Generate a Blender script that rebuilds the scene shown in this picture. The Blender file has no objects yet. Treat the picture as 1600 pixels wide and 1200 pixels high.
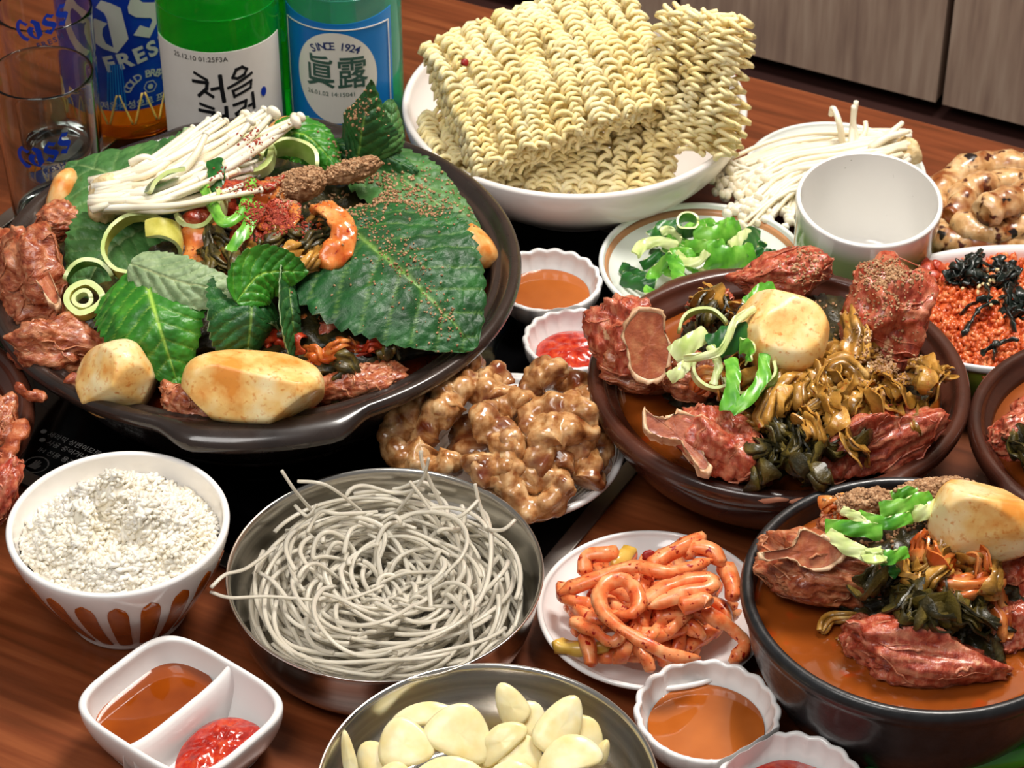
import bpy, bmesh, math, random
import numpy as np
from mathutils import Vector, Matrix
from mathutils.bvhtree import BVHTree

# ------------------------------------------------------------------ camera
sc = bpy.context.scene
COL = sc.collection
PI = math.pi
FPX, PITCH, CAMH = 4000.0, math.radians(38), 0.80
cd = bpy.data.cameras.new('camera')
cam = bpy.data.objects.new('camera', cd)
COL.objects.link(cam)
cam.location = (0, 0, CAMH)
cam.rotation_euler = (PI / 2 - PITCH, 0, 0)
cd.sensor_width = 36.0
cd.lens = FPX / 1600 * 36
cd.clip_start = 0.02
cd.dof.use_dof = True
cd.dof.focus_distance = 1.13
cd.dof.aperture_fstop = 32
sc.camera = cam
# ------------------------------------------------------------------ world, lights, exposure
w = bpy.data.worlds.new('world')
sc.world = w
w.use_nodes = True
w.node_tree.nodes['Background'].inputs[0].default_value = (1.0, 0.96, 0.92, 1)
w.node_tree.nodes['Background'].inputs[1].default_value = 0.28
def area(name, loc, target, size, power, col):
    l = bpy.data.lights.new(name, 'AREA'); l.shape = 'SQUARE'; l.size = size
    l.energy = power; l.color = col
    o = bpy.data.objects.new(name, l); COL.objects.link(o); o.location = loc
    o.rotation_euler = (Vector(target) - Vector(loc)).to_track_quat('-Z', 'Y').to_euler()
area('key_softbox', (0.34, 1.30, 1.25), (0.0, 1.0, 0.0), 0.38, 25, (1.0, 0.95, 0.88))
area('overhead_fill', (-0.45, 0.25, 1.55), (0.05, 1.1, 0.0), 0.7, 17, (1.0, 0.96, 0.92))  # added fill light, lifts the wall and the front sides
sc.view_settings.view_transform = 'Standard'
sc.view_settings.look = 'None'
sc.view_settings.gamma = 1.0
sc.view_settings.use_curve_mapping = False
sc.view_settings.exposure = -0.3

# ------------------------------------------------------------------ geometry helpers
CR = np.array([1.0, 0, 0])
CU = np.array([0, math.sin(PITCH), math.cos(PITCH)])
CB = np.array([0, -math.cos(PITCH), math.sin(PITCH)])       # towards the camera
CAM = np.array([0, 0, CAMH])
def ray(u, v):
    a = (u - 800) / FPX; b = (v - 600) / FPX
    return np.array([a, math.cos(PITCH) - b * math.sin(PITCH), -math.sin(PITCH) - b * math.cos(PITCH)])
def P(u, v, z=0.0):
    d = ray(u, v); return CAM + d * ((z - CAMH) / d[2])
def PY(u, v, y):
    d = ray(u, v); return CAM + d * (y / d[1])
def pxs(p):                                                   # metres per pixel at point p
    return float(-np.dot(np.asarray(p) - CAM, CB)) / FPX
def nrm(v):
    v = np.asarray(v, float); return v / (np.linalg.norm(v) + 1e-12)
def rotm(axis, a):
    return np.array(Matrix.Rotation(a, 3, Vector(axis)))
def camframe(roll=0, yaw=0, tilt=0):
    """3x3, columns = right, up, towards camera, rolled in the image plane"""
    A = np.stack([CR, CU, CB], 1)
    if roll: A = rotm(CB, roll) @ A
    if yaw: A = rotm((0, 0, 1), yaw) @ A
    if tilt: A = rotm(A[:, 0], tilt) @ A
    return A
def euler(rx, ry, rz):
    from mathutils import Euler
    return np.array(Euler((rx, ry, rz)).to_matrix())
def hash3(ix, iy, iz, seed):
    h = (ix.astype(np.int64) * 374761393 + iy.astype(np.int64) * 668265263 + iz.astype(np.int64) * 2147483647 + seed * 1274126177) & 0xffffffff
    h = ((h ^ (h >> 13)) * 1274126177) & 0xffffffff
    h = ((h ^ (h >> 16)) * 2246822519) & 0xffffffff
    return ((h ^ (h >> 15)) & 0xffff) / 32767.5 - 1.0
def vnoise(p, seed=0):
    i = np.floor(p); f = p - i; f = f * f * f * (f * (f * 6 - 15) + 10)
    i = i.astype(np.int64); o = 0
    for dx in (0, 1):
        for dy in (0, 1):
            for dz in (0, 1):
                wgt = (f[:, 0] if dx else 1 - f[:, 0]) * (f[:, 1] if dy else 1 - f[:, 1]) * (f[:, 2] if dz else 1 - f[:, 2])
                o = o + wgt * hash3(i[:, 0] + dx, i[:, 1] + dy, i[:, 2] + dz, seed)
    return o
def fbm(p, octv=4, seed=0, gain=.5, ridged=False):
    a, o, t = 1.0, 0, 0
    for k in range(octv):
        n = vnoise(p * (2.03 ** k) + 17.3 * k, seed + k)
        if ridged: n = 1 - 2 * np.abs(n)
        o = o + a * n; t += a; a *= gain
    return o / t
def put(name, V, F, mat, loc=None, parent=None, smooth=True, mi=None, mask=None):
    """link one mesh object; V is in world space, loc its origin (a parent's origin if it has one)"""
    V = np.asarray(V, float)
    if parent is not None: org = np.array(parent['_o'])
    elif loc is not None: org = np.asarray(loc, float)
    else: org = np.array([V[:, 0].mean(), V[:, 1].mean(), V[:, 2].min()])
    me = bpy.data.meshes.new(name)
    L = V - org
    if isinstance(F, np.ndarray):
        n, k = F.shape
        keep = np.ones((n, k), bool)
        if k == 4: keep[:, 3] = F[:, 2] != F[:, 3]
        cnt = keep.sum(1)
        me.vertices.add(len(L)); me.vertices.foreach_set('co', L.ravel())
        me.loops.add(int(cnt.sum())); me.loops.foreach_set('vertex_index', F[keep].astype(np.int32))
        me.polygons.add(n)
        me.polygons.foreach_set('loop_start', np.r_[0, np.cumsum(cnt)[:-1]].astype(np.int32))
        me.update(calc_edges=True)
    else:
        me.from_pydata([tuple(x) for x in L], [], [tuple(int(q) for q in f) for f in F]); me.update()
    me.validate()
    me.polygons.foreach_set('use_smooth', np.full(len(me.polygons), bool(smooth)))
    ml = list(mat) if isinstance(mat, (list, tuple)) else [mat]
    for m in ml: me.materials.append(m)
    if mi is not None and len(ml) < 3: mi = np.where(np.asarray(mi) == 2, 0, mi)
    if mi is not None and len(mi) == len(me.polygons): me.polygons.foreach_set('material_index', np.asarray(mi, np.int32))
    if mask is not None and len(mask) == len(me.vertices):
        at = me.attributes.new('mask', 'FLOAT', 'POINT'); at.data.foreach_set('value', np.asarray(mask, np.float32))
    o = bpy.data.objects.new(name, me); COL.objects.link(o)
    if parent is None: o.location = org
    else: o.parent = parent
    o['_o'] = [float(q) for q in org]
    return o
def tag(o, label, cat, group=None):
    o['label'] = label; o['category'] = cat
    if group: o['group'] = group
    return o
def thing(name, loc, label, cat, group=None):
    o = bpy.data.objects.new(name, None); COL.objects.link(o); o.location = tuple(loc)
    o.empty_display_size = 0.01
    o['_o'] = [float(q) for q in loc]
    return tag(o, label, cat, group)
def struct(o): o['kind'] = 'structure'; return o
def join(parts):
    Vs, Fs, n = [], [], 0
    for V, F in parts:
        Vs.append(V); Fs.append(np.asarray(F) + n); n += len(V)
    return np.concatenate(Vs), np.concatenate(Fs)
def cr(pts, n=5):
    """Catmull-Rom through pts; a doubled point makes a corner"""
    p = np.asarray(pts, float); out = []
    for i in range(len(p) - 1):
        a = p[max(i - 1, 0)]; b = p[i]; c = p[i + 1]; d = p[min(i + 2, len(p) - 1)]
        if np.allclose(b, c): continue
        for k in range(n):
            t = k / n
            out.append(.5 * ((2 * b) + (c - a) * t + (2 * a - 5 * b + 4 * c - d) * t * t + (3 * b - a - 3 * c + d) * t ** 3))
    out.append(p[-1]); return np.array(out)
def resample(p, n):
    d = np.r_[0, np.cumsum(np.linalg.norm(np.diff(p, axis=0), axis=1))]
    t = np.linspace(0, d[-1], n)
    return np.stack([np.interp(t, d, p[:, k]) for k in range(p.shape[1])], 1)
def lathe(prof, center, seg=96, mod=None, rot=0):
    """prof: (r, z) from bottom centre round to inner centre; mod(theta, r, z)->(x, y, z)"""
    prof = np.asarray(prof, float); m = len(prof)
    th = np.linspace(0, 2 * PI, seg, endpoint=False) + rot
    T, R = np.meshgrid(th, prof[:, 0], indexing='ij'); Z = np.meshgrid(th, prof[:, 1], indexing='ij')[1]
    if mod: X, Y, Z = mod(T, R, Z)
    else: X, Y = R * np.cos(T), R * np.sin(T)
    V = np.stack([X + center[0], Y + center[1], Z + center[2]], -1).reshape(-1, 3)
    i = np.arange(seg)[:, None]; j = np.arange(m - 1)[None]
    a = i * m + j; b = ((i + 1) % seg) * m + j
    return V, np.stack([a, b, b + 1, a + 1], -1).reshape(-1, 4)
def bowlprof(R, h, Rf, th=.003, fh=.003, k=1.6, n=18, lip=0.0, floor=.004):
    """a footed bowl: outer wall up, rounded rim, inner wall down"""
    t = np.linspace(0, 1, n)
    g = 1 - (1 - t) ** k
    o = np.stack([Rf + (R - Rf) * g, fh + (h - th * .5 - fh) * t], 1)
    i = np.stack([Rf - th + (R - Rf) * g, fh + floor + (h - th * .5 - fh - floor) * t], 1)
    i[:, 0] = np.maximum(i[:, 0], 0.0005)
    a = np.linspace(0, PI, 9)[1:-1]
    mid = (o[-1] + i[-1]) / 2; rr = (o[-1, 0] - i[-1, 0]) / 2
    rim = np.stack([mid[0] + (rr + lip) * np.cos(a), mid[1] + (th * .5 + lip) * np.sin(a)], 1)
    return np.concatenate([[[0, fh * .7], [Rf * .86, fh * .7], [Rf * .88, 0], [Rf * .97, 0], [Rf, fh * .4]], o, rim, i[::-1], [[0, fh + floor]]])
def tube(path, rad, sides=8, sx=1.0, sy=1.0, up=None, twist=0.0, sq=2.0, cap=True):
    p = np.asarray(path, float); n = len(p)
    rad = np.broadcast_to(np.asarray(rad, float), (n,)).copy()
    tg = np.gradient(p, axis=0); tg /= np.linalg.norm(tg, axis=1)[:, None] + 1e-12
    u = np.array(up if up is not None else (0.13, 0.21, 1.0), float)
    if abs(np.dot(nrm(u), tg[0])) > .97: u = np.array([1.0, .2, 0])
    N = np.zeros((n, 3)); u = nrm(u - tg[0] * np.dot(u, tg[0])); N[0] = u
    for i in range(1, n):
        u = u - tg[i] * np.dot(u, tg[i]); u = u / (np.linalg.norm(u) + 1e-12); N[i] = u
    B = np.cross(tg, N)
    a = np.linspace(0, 2 * PI, sides, endpoint=False)
    ca, sa = np.cos(a), np.sin(a)
    if sq != 2.0:
        q = (np.abs(ca) ** sq + np.abs(sa) ** sq) ** (-1 / sq); ca, sa = ca * q, sa * q
    tw = np.linspace(0, twist, n) if np.isscalar(twist) else np.asarray(twist)
    c, s = np.cos(tw)[:, None], np.sin(tw)[:, None]
    x = sx * ca[None]; y = sy * sa[None]
    X = x * c - y * s; Y = x * s + y * c
    V = p[:, None] + rad[:, None, None] * (B[:, None] * X[..., None] + N[:, None] * Y[..., None])
    V = V.reshape(-1, 3)
    i = np.arange(n - 1)[:, None]; j = np.arange(sides)[None]; j2 = (j + 1) % sides
    F = np.stack([i * sides + j, i * sides + j2, (i + 1) * sides + j2, (i + 1) * sides + j], -1).reshape(-1, 4)
    if cap:
        k = len(V); V = np.concatenate([V, p[:1] - tg[:1] * rad[0] * .25, p[-1:] + tg[-1:] * rad[-1] * .25])
        jj = np.arange(sides); j2 = (jj + 1) % sides; e = (n - 1) * sides
        c0 = np.stack([np.full(sides, k), j2, jj, np.full(sides, k)], 1)[:, :3]
        c1 = np.stack([np.full(sides, k + 1), e + jj, e + j2], 1)
        F = np.concatenate([F, np.c_[c0, c0[:, 2]], np.c_[c1, c1[:, 2]]])
    return V, F
_ico = {}
def ico(sub):
    if sub not in _ico:
        bm = bmesh.new(); bmesh.ops.create_icosphere(bm, subdivisions=sub, radius=1)
        _ico[sub] = (np.array([v.co[:] for v in bm.verts]), np.array([[v.index for v in f.verts] for f in bm.faces])); bm.free()
    return _ico[sub]
def blob(center, radii, frame, seed, sub=4, n=2.3, cuts=5, cutd=(.62, .92), amp=.12, freq=1.6, octv=4, fiber=None, famp=0, ridged=False):
    d, F = ico(sub); rng = np.random.RandomState(seed)
    r = (np.abs(d) ** n).sum(1) ** (-1 / n); v = d * r[:, None]
    for k in range(cuts):
        q = nrm(rng.normal(size=3)); h = rng.uniform(*cutd); s = v @ q
        v = v - np.where(s > h, (s - h) * .88, 0)[:, None] * q
    off = rng.uniform(-50, 50, 3)
    g = fbm(v * freq + off, octv, seed, ridged=ridged) * amp
    if fiber is not None: g = g + famp * fbm(v * np.array(fiber) + off, 3, seed + 9, ridged=True)
    v = v + d * g[:, None]
    v = v * np.asarray(radii)
    return v @ np.asarray(frame).T + np.asarray(center), F
def grid_faces(nu, nv, off=0, flip=False):
    i = np.arange(nu - 1)[:, None]; j = np.arange(nv - 1)[None]
    a = i * nv + j
    f = np.stack([a, a + nv, a + nv + 1, a + 1], -1).reshape(-1, 4) + off
    return f[:, ::-1] if flip else f
def slab(G, th):
    """closed two-sided sheet from a (nu, nv, 3) grid with thickness th"""
    nu, nv, _ = G.shape
    du = np.gradient(G, axis=0); dv = np.gradient(G, axis=1)
    N = np.cross(du, dv); N /= np.linalg.norm(N, axis=2)[..., None] + 1e-12
    V = np.concatenate([(G + N * th / 2).reshape(-1, 3), (G - N * th / 2).reshape(-1, 3)])
    k = nu * nv
    F = [grid_faces(nu, nv), grid_faces(nu, nv, k, True)]
    ring = list(range(0, nv)) + [i * nv + nv - 1 for i in range(1, nu)] + [(nu - 1) * nv + j for j in range(nv - 2, -1, -1)] + [i * nv for i in range(nu - 2, 0, -1)]
    r = np.array(ring); q = len(r); V = np.concatenate([V, V[r], V[r + k]])
    a = 2 * k + np.arange(q); a2 = np.roll(a, -1)
    F.append(np.stack([a, a2, a2 + q, a + q], 1))
    mi = np.r_[np.zeros(len(F[0])), np.ones(len(F[1])), np.full(len(F[2]), 2)]
    return V, np.concatenate(F), mi
def text2d(s, size, weight=0.0, spacing=1.0, shear=0.0):
    c = bpy.data.curves.new('tmp', 'FONT'); c.body = s; c.size = size; c.align_x = 'CENTER'; c.align_y = 'CENTER'
    c.offset = weight; c.space_character = spacing; c.shear = shear; c.resolution_u = 3; c.fill_mode = 'BOTH'
    o = bpy.data.objects.new('tmp', c); COL.objects.link(o); bpy.context.view_layer.update()
    me = bpy.data.meshes.new_from_object(o.evaluated_get(bpy.context.evaluated_depsgraph_get()))
    bpy.data.objects.remove(o); bpy.data.curves.remove(c)
    V = [tuple(v.co) for v in me.vertices]; F = [tuple(p.vertices) for p in me.polygons]
    bpy.data.meshes.remove(me); return np.array(V), F
def poly2d(polys):
    """flat filled shapes from simple outlines"""
    from mathutils.geometry import tessellate_polygon
    V, F = [], []
    for p in polys:
        k = len(V); V += [(x, y, 0) for x, y in p]
        F += [tuple(k + q for q in t) for t in tessellate_polygon([[Vector((x, y, 0)) for x, y in p]])]
    return np.array(V, float), F
def on_cyl(V, F, cx, cy, R, z0, a0, ax=0.0, step=.0025):
    """wrap flat (x, y) print round a vertical cylinder; a0 = angle from the camera-facing side; ax rotates in the flat"""
    bm = bmesh.new(); vs = [bm.verts.new((v[0], v[1], 0)) for v in V]
    for f in F:
        try: bm.faces.new([vs[i] for i in f])
        except ValueError: pass
    xs = [v[0] for v in V]; x = min(xs) + step
    while x < max(xs):
        bmesh.ops.bisect_plane(bm, geom=bm.verts[:] + bm.edges[:] + bm.faces[:], plane_co=(x, 0, 0), plane_no=(1, 0, 0)); x += step
    bm.verts.index_update()
    W = np.array([v.co[:] for v in bm.verts]); Fo = [[v.index for v in f.verts] for f in bm.faces]; bm.free()
    a = W[:, 0] / R + a0
    return np.stack([cx + R * np.sin(a), cy - R * np.cos(a), z0 + W[:, 1]], 1), Fo

# ------------------------------------------------------------------ materials
def C(h, a=1.0):
    h = h.lstrip('#'); c = [int(h[i:i + 2], 16) / 255 for i in (0, 2, 4)]
    return tuple(x / 12.92 if x <= .04045 else ((x + .055) / 1.055) ** 2.4 for x in c) + (a,)
_mats = {}
FINE = {'gopchang', 'makchang', 'meat', 'meat_red', 'bone', 'cabbage', 'cabbage_dark', 'kimchi', 'kimchi_red', 'leaf_top', 'leaf_mid', 'leaf_bright', 'leaf_under', 'onion_green', 'onion_dark', 'onion_pale', 'onion_cooked', 'radish', 'radish_yellow', 'garlic', 'potato_orange', 'enoki_base', 'rice_red'}
def nmat(name, ramp, scale=60, detail=4, rough=.45, stretch=(1, 1, 1), bump=None, specks=(), coat=0, sss=0, spec=.5, metal=0, trans=0, ior=1.45,
         attr=None, rot=0, dist=0, rrough=None, sssr=(.004, .002, .001)):
    if name in _mats: return _mats[name]
    if name in FINE:
        scale *= 2.8; coat *= .7
        if bump: bump = [(s_ * 2.3, st_, di_ * .8) for s_, st_, di_ in (bump if isinstance(bump[0], (tuple, list)) else [bump])]
        specks = [(h_, s_ * 2.2 if s_ < 200 else s_, a_, b_) for h_, s_, a_, b_ in specks]
    m = bpy.data.materials.new(name); m.use_nodes = True; nt = m.node_tree; nd = nt.nodes; lk = nt.links.new
    b = nd['Principled BSDF']
    if isinstance(ramp, str): ramp = [(0, ramp)]
    tc = nd.new('ShaderNodeTexCoord'); mp = nd.new('ShaderNodeMapping'); mp.inputs['Scale'].default_value = stretch
    if rot: mp.vector_type = 'TEXTURE'; mp.inputs['Scale'].default_value = [1 / q for q in stretch]; mp.inputs['Rotation'].default_value = (0, 0, rot)
    lk(tc.outputs['Object'], mp.inputs['Vector'])
    oi = nd.new('ShaderNodeObjectInfo'); mu = nd.new('ShaderNodeMath'); mu.operation = 'MULTIPLY'; mu.inputs[1].default_value = 23.0
    lk(oi.outputs['Random'], mu.inputs[0])
    def noise(s, det, vec=mp.outputs['Vector'], di=0):
        n = nd.new('ShaderNodeTexNoise'); n.noise_dimensions = '4D'; n.inputs['Scale'].default_value = s; n.inputs['Detail'].default_value = det
        n.inputs['Distortion'].default_value = di
        lk(vec, n.inputs['Vector']); lk(mu.outputs[0], n.inputs['W']); return n.outputs['Fac']
    col = None
    if len(ramp) == 1: b.inputs['Base Color'].default_value = C(ramp[0][1])
    else:
        r = nd.new('ShaderNodeValToRGB'); e = r.color_ramp.elements
        while len(e) < len(ramp): e.new(.5)
        for el, (p_, h) in zip(e, ramp): el.position = p_; el.color = C(h)
        lk(noise(scale, detail, di=dist), r.inputs[0]); col = r.outputs[0]
    def mixc(a, fac, h):
        x = nd.new('ShaderNodeMix'); x.data_type = 'RGBA'
        lk(fac, x.inputs[0])
        if a is None: x.inputs[6].default_value = C(ramp[0][1])
        else: lk(a, x.inputs[6])
        x.inputs[7].default_value = C(h); return x.outputs[2]
    for h, s, lo, hi in specks:
        q = nd.new('ShaderNodeMapRange'); q.inputs[1].default_value = lo; q.inputs[2].default_value = hi
        lk(noise(s, 2, tc.outputs['Object']), q.inputs[0]); col = mixc(col, q.outputs[0], h)
    if attr:
        at = nd.new('ShaderNodeAttribute'); at.attribute_name = 'mask'
        f = at.outputs['Fac']
        col = mixc(col, f, attr)
    if col is not None: lk(col, b.inputs['Base Color'])
    b.inputs['Roughness'].default_value = rough
    if rrough:
        q = nd.new('ShaderNodeMapRange'); q.inputs[1].default_value = .35; q.inputs[2].default_value = .65; q.inputs[3].default_value = rough; q.inputs[4].default_value = rrough
        lk(noise(scale * 1.7, 3), q.inputs[0]); lk(q.outputs[0], b.inputs['Roughness'])
    b.inputs['Metallic'].default_value = metal
    b.inputs['Specular IOR Level'].default_value = spec
    b.inputs['IOR'].default_value = ior
    b.inputs['Transmission Weight'].default_value = trans
    b.inputs['Coat Weight'].default_value = coat; b.inputs['Coat Roughness'].default_value = .08
    if sss:
        b.inputs['Subsurface Weight'].default_value = sss; b.inputs['Subsurface Radius'].default_value = sssr; b.inputs['Subsurface Scale'].default_value = 1.0
    if bump:
        last = None
        for s, st, di in (bump if isinstance(bump[0], (tuple, list)) else [bump]):
            bp = nd.new('ShaderNodeBump'); bp.inputs['Strength'].default_value = st; bp.inputs['Distance'].default_value = di
            lk(noise(s, 4), bp.inputs['Height'])
            if last: lk(last, bp.inputs['Normal'])
            last = bp.outputs[0]
        lk(last, b.inputs['Normal'])
    _mats[name] = m; return m
def M(n): return _mats[n]

# ------------------------------------------------------------------ material library
nmat('wood_table', [(.25, '#50280f'), (.5, '#74391c'), (.75, '#91502c')], scale=9, detail=8, stretch=(1, 16, 1), rough=.33, rot=math.radians(-27.6), dist=.4, bump=(60, .1, .0005), specks=(('#3f2012', 3.0, .5, .85),))
nmat('wood_panel', [(.3, '#94796a'), (.5, '#ab8f7c'), (.7, '#bca28e')], scale=26, detail=6, stretch=(6, 6, .5), rough=.55)
nmat('dark_brown', [(.3, '#2a1512'), (.7, '#3a201b')], scale=12, rough=.5)
nmat('floor_brown', [(.3, '#4a3a30'), (.7, '#5d4a3c')], scale=6, rough=.5)
nmat('plaster', [(.3, '#b8ad9f'), (.7, '#c4b9ab')], scale=8, rough=.8)
nmat('hob_glass', '#060607', rough=.06, spec=.35)
nmat('steel_trim', [(.3, '#8d8680'), (.7, '#b3aaa2')], scale=30, stretch=(1, 1, 8), rough=.42, metal=1)
nmat('steel', [(.3, '#b7b3ac'), (.7, '#d8d5cf')], scale=18, stretch=(.3, .3, 20), rough=.2, metal=1, bump=(300, .03, .0003))
nmat('print_grey', '#d2d2ce', rough=.6)
nmat('pot_glaze', [(.3, '#231b18'), (.7, '#352a25')], scale=40, rough=.2, coat=.4, bump=(500, .05, .0003), rrough=.32)
nmat('onggi_brown', [(.25, '#2a1611'), (.5, '#452318'), (.75, '#5d3324')], scale=26, rough=.2, coat=.35, bump=(350, .06, .0004), rrough=.34)
nmat('black_stone', [(.3, '#121314'), (.7, '#232528')], scale=160, rough=.3, coat=.25, bump=(700, .22, .0004), rrough=.45)
nmat('white_melamine', '#eae4df', rough=.25, coat=.3)
nmat('porcelain', '#eeecea', rough=.12, coat=.5)
nmat('porcelain_cool', '#e6eae4', rough=.12, coat=.5)
nmat('amber_glaze', [(.3, '#8a3d06'), (.7, '#b85c10')], scale=90, rough=.12, coat=.6)
nmat('tan_line', '#b9845a', rough=.25, coat=.4)
nmat('lime_glaze', '#7f9a2e', rough=.2, coat=.4)
nmat('celadon', [(.0, '#e8e6e1')], rough=.14, coat=.5)
nmat('rice', [(.3, '#f6ecd4'), (.7, '#fcf6e8')], scale=80, rough=.42, sss=.3, coat=.05, sssr=(.003, .0025, .0018))
nmat('rice_red', [(.3, '#a83412'), (.5, '#d4622e'), (.7, '#ec9c66')], scale=90, rough=.3, coat=.4, sss=.1)
nmat('seaweed', [(.3, '#0c110f'), (.7, '#1e2a22')], scale=200, rough=.35, coat=.3, bump=(900, .5, .0006))
nmat('sesame', '#e6cf9a', rough=.5)
nmat('ramen', [(.3, '#fae09a'), (.7, '#fff0c2')], scale=50, rough=.55, spec=.25, sss=.3, sssr=(.003, .002, .001))
nmat('chili_flake', '#8e1a10', rough=.4)
nmat('glass_noodle', [(.3, '#e2dbc9'), (.7, '#f2ecdd')], scale=60, rough=.2, trans=.45, ior=1.25, coat=.1)
nmat('garlic', [(.3, '#ecd795'), (.55, '#f4e6b4'), (.8, '#f9f1d2')], scale=45, rough=.34, sss=.3, coat=.15, bump=(260, .1, .0004), sssr=(.005, .003, .0015))
nmat('radish', [(.25, '#d5481f'), (.48, '#ea8148'), (.7, '#f3b07a')], scale=60, rough=.34, coat=.25, sss=.3, specks=(('#9c1408', 420, .60, .66),), bump=(160, .3, .0006))
nmat('radish_yellow', [(.3, '#c99a34'), (.7, '#ddb95c')], scale=60, rough=.3, coat=.3)
nmat('gopchang', [(.25, '#6e3c1e'), (.42, '#a8713f'), (.56, '#cb9c68'), (.72, '#e2c090')], scale=70, detail=5, rough=.22, coat=.6, sss=.15, attr='#6a2a10', specks=(('#8a4a20', 95, .58, .74),), bump=(300, .12, .0006))
nmat('makchang', [(.25, '#a8743c'), (.5, '#d3a670'), (.75, '#e8cba0')], scale=60, detail=5, rough=.3, coat=.4, sss=.15, specks=(('#8a4a1e', 40, .5, .64), ('#4a1a0c', 75, .58, .66), ('#150c0a', 48, .64, .68)), bump=(260, .2, .0008))
nmat('potato', [(.36, '#e0923a'), (.49, '#efc478'), (.63, '#f5e1ae')], scale=55, detail=7, rough=.4, sss=.25, coat=.12, specks=(('#d98a3a', 420, .56, .74),), bump=(140, .12, .0008))
nmat('potato_orange', [(.35, '#dc8436'), (.5, '#eaa85c'), (.65, '#f0c88a')], scale=60, rough=.4, sss=.2, coat=.15)
nmat('meat', [(.22, '#57200f'), (.40, '#8e3d22'), (.56, '#b5643f'), (.74, '#dba680')], scale=70, detail=8, stretch=(1, 1, 2.2), rough=.3, attr='#cb8a62', coat=.45, sss=.08, bump=((120, .5, .0022), (420, .4, .001)), specks=(('#e0b48c', 55, .66, .74), ('#8e2412', 60, .66, .8)))
nmat('meat_red', [(.22, '#5e1a0f'), (.40, '#963420'), (.56, '#b9583e'), (.74, '#dc9c78')], scale=75, detail=8, stretch=(1.6, 1, 1), rough=.28, attr='#cc8260', coat=.5, sss=.08, bump=((110, .5, .002), (420, .4, .001)), specks=(('#e3b88e', 60, .66, .74), ('#a01c10', 70, .62, .8)))
nmat('bone', [(.3, '#c89468'), (.7, '#e8c8a4')], scale=80, rough=.35, coat=.3, sss=.1)
nmat('bone_cut', [(.25, '#7c3018'), (.5, '#a85836'), (.75, '#c98a5c')], scale=170, detail=6, rough=.42, coat=.2, bump=(900, .4, .0006))
nmat('cabbage', [(.25, '#64431a'), (.42, '#a8752c'), (.58, '#d29c48'), (.75, '#ecc888')], scale=50, detail=5, stretch=(1, 1, 1), rough=.28, attr='#6e4c16', coat=.5, sss=.15, specks=(('#a83a10', 120, .64, .74),), bump=(190, .45, .0012))
nmat('cabbage_dark', [(.25, '#17170a'), (.5, '#2e2a12'), (.75, '#57481c')], scale=70, detail=5, rough=.4, attr='#6a5a22', coat=.25, bump=(220, .6, .0015))
nmat('kimchi', [(.2, '#a8380e'), (.45, '#d5722e'), (.65, '#e8a05a'), (.85, '#f3cf9c')], scale=48, detail=5, rough=.26, attr='#b8501c', coat=.5, sss=.2, specks=(('#8e1808', 190, .63, .7),), bump=(150, .3, .001))
nmat('kimchi_red', [(.25, '#7e1409'), (.5, '#b53a1c'), (.75, '#d9744a')], scale=70, detail=6, rough=.3, coat=.4, bump=(300, .6, .0014))
nmat('leaf_top', [(.3, '#12361a'), (.55, '#1f5526'), (.8, '#35752f')], scale=28, detail=5, rough=.48, coat=.05, attr='#6f9440', bump=((260, .5, .0012),))
nmat('leaf_mid', [(.3, '#2c5a2a'), (.55, '#46763a'), (.8, '#628c4c')], scale=28, detail=5, rough=.5, coat=.05, attr='#86a065', bump=((240, .5, .0012),))
nmat('leaf_bright', [(.3, '#1d5c18'), (.55, '#357f20'), (.8, '#5ba02e')], scale=28, detail=4, rough=.42, coat=.1, sss=.05, attr='#a8cf52', bump=((240, .35, .001),))
nmat('leaf_under', [(.3, '#6f8a5e'), (.6, '#93a97c'), (.85, '#b4c29c')], scale=40, detail=5, rough=.5, attr='#c0c890', bump=((240, .4, .001),))
nmat('onion_green', [(.3, '#3a8422'), (.5, '#5ea82e'), (.7, '#8cc850')], scale=50, rough=.32, coat=.2, sss=.0, stretch=(1, 1, .3), bump=(200, .12, .0005))
nmat('onion_dark', [(.3, '#14461a'), (.6, '#256424'), (.85, '#40862e')], scale=50, rough=.32, coat=.2, bump=(200, .15, .0005))
nmat('onion_pale', [(.3, '#b8cf74'), (.6, '#d8e2a4'), (.85, '#f1f3dc')], scale=40, rough=.3, coat=.25, sss=.1)
nmat('onion_cooked', [(.3, '#a8a03a'), (.6, '#c9c463'), (.85, '#dcdb98')], scale=50, rough=.3, coat=.4, sss=.2)
nmat('onion_light', [(.3, '#8fc04a'), (.7, '#bcdc7c')], scale=150, rough=.3, coat=.2, sss=.1)
nmat('enoki', [(.3, '#ecdcb8'), (.7, '#fbf5e4')], scale=30, rough=.4, sss=.3, coat=.1, sssr=(.004, .003, .002))
nmat('enoki_base', [(.3, '#c8a66c'), (.7, '#ecd9ac')], scale=90, rough=.6, bump=(260, .5, .0014))
nmat('powder', [(.3, '#6a4830'), (.5, '#a87e58'), (.7, '#d6b48e')], scale=500, rough=.8)
nmat('powder_red', [(.3, '#7a2216'), (.6, '#a8432c'), (.85, '#c98a62')], scale=500, rough=.7)
nmat('broth', [(.3, '#7a3a12'), (.55, '#8f4616'), (.8, '#a8561c')], scale=30, detail=3, rough=.07, coat=.6, spec=.6, specks=(('#b8340c', 60, .6, .74),), bump=(60, .06, .0008))
nmat('broth_dark', [(.3, '#4a1606'), (.7, '#7a2c0c')], scale=40, rough=.07, coat=.6)
nmat('soy', [(.3, '#9a4c14'), (.7, '#b9662a')], scale=30, rough=.05, coat=.6, spec=.6)
nmat('soy_dark', [(.3, '#7a3206'), (.7, '#a04c0e')], scale=30, rough=.05, coat=.6, spec=.6)
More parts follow.
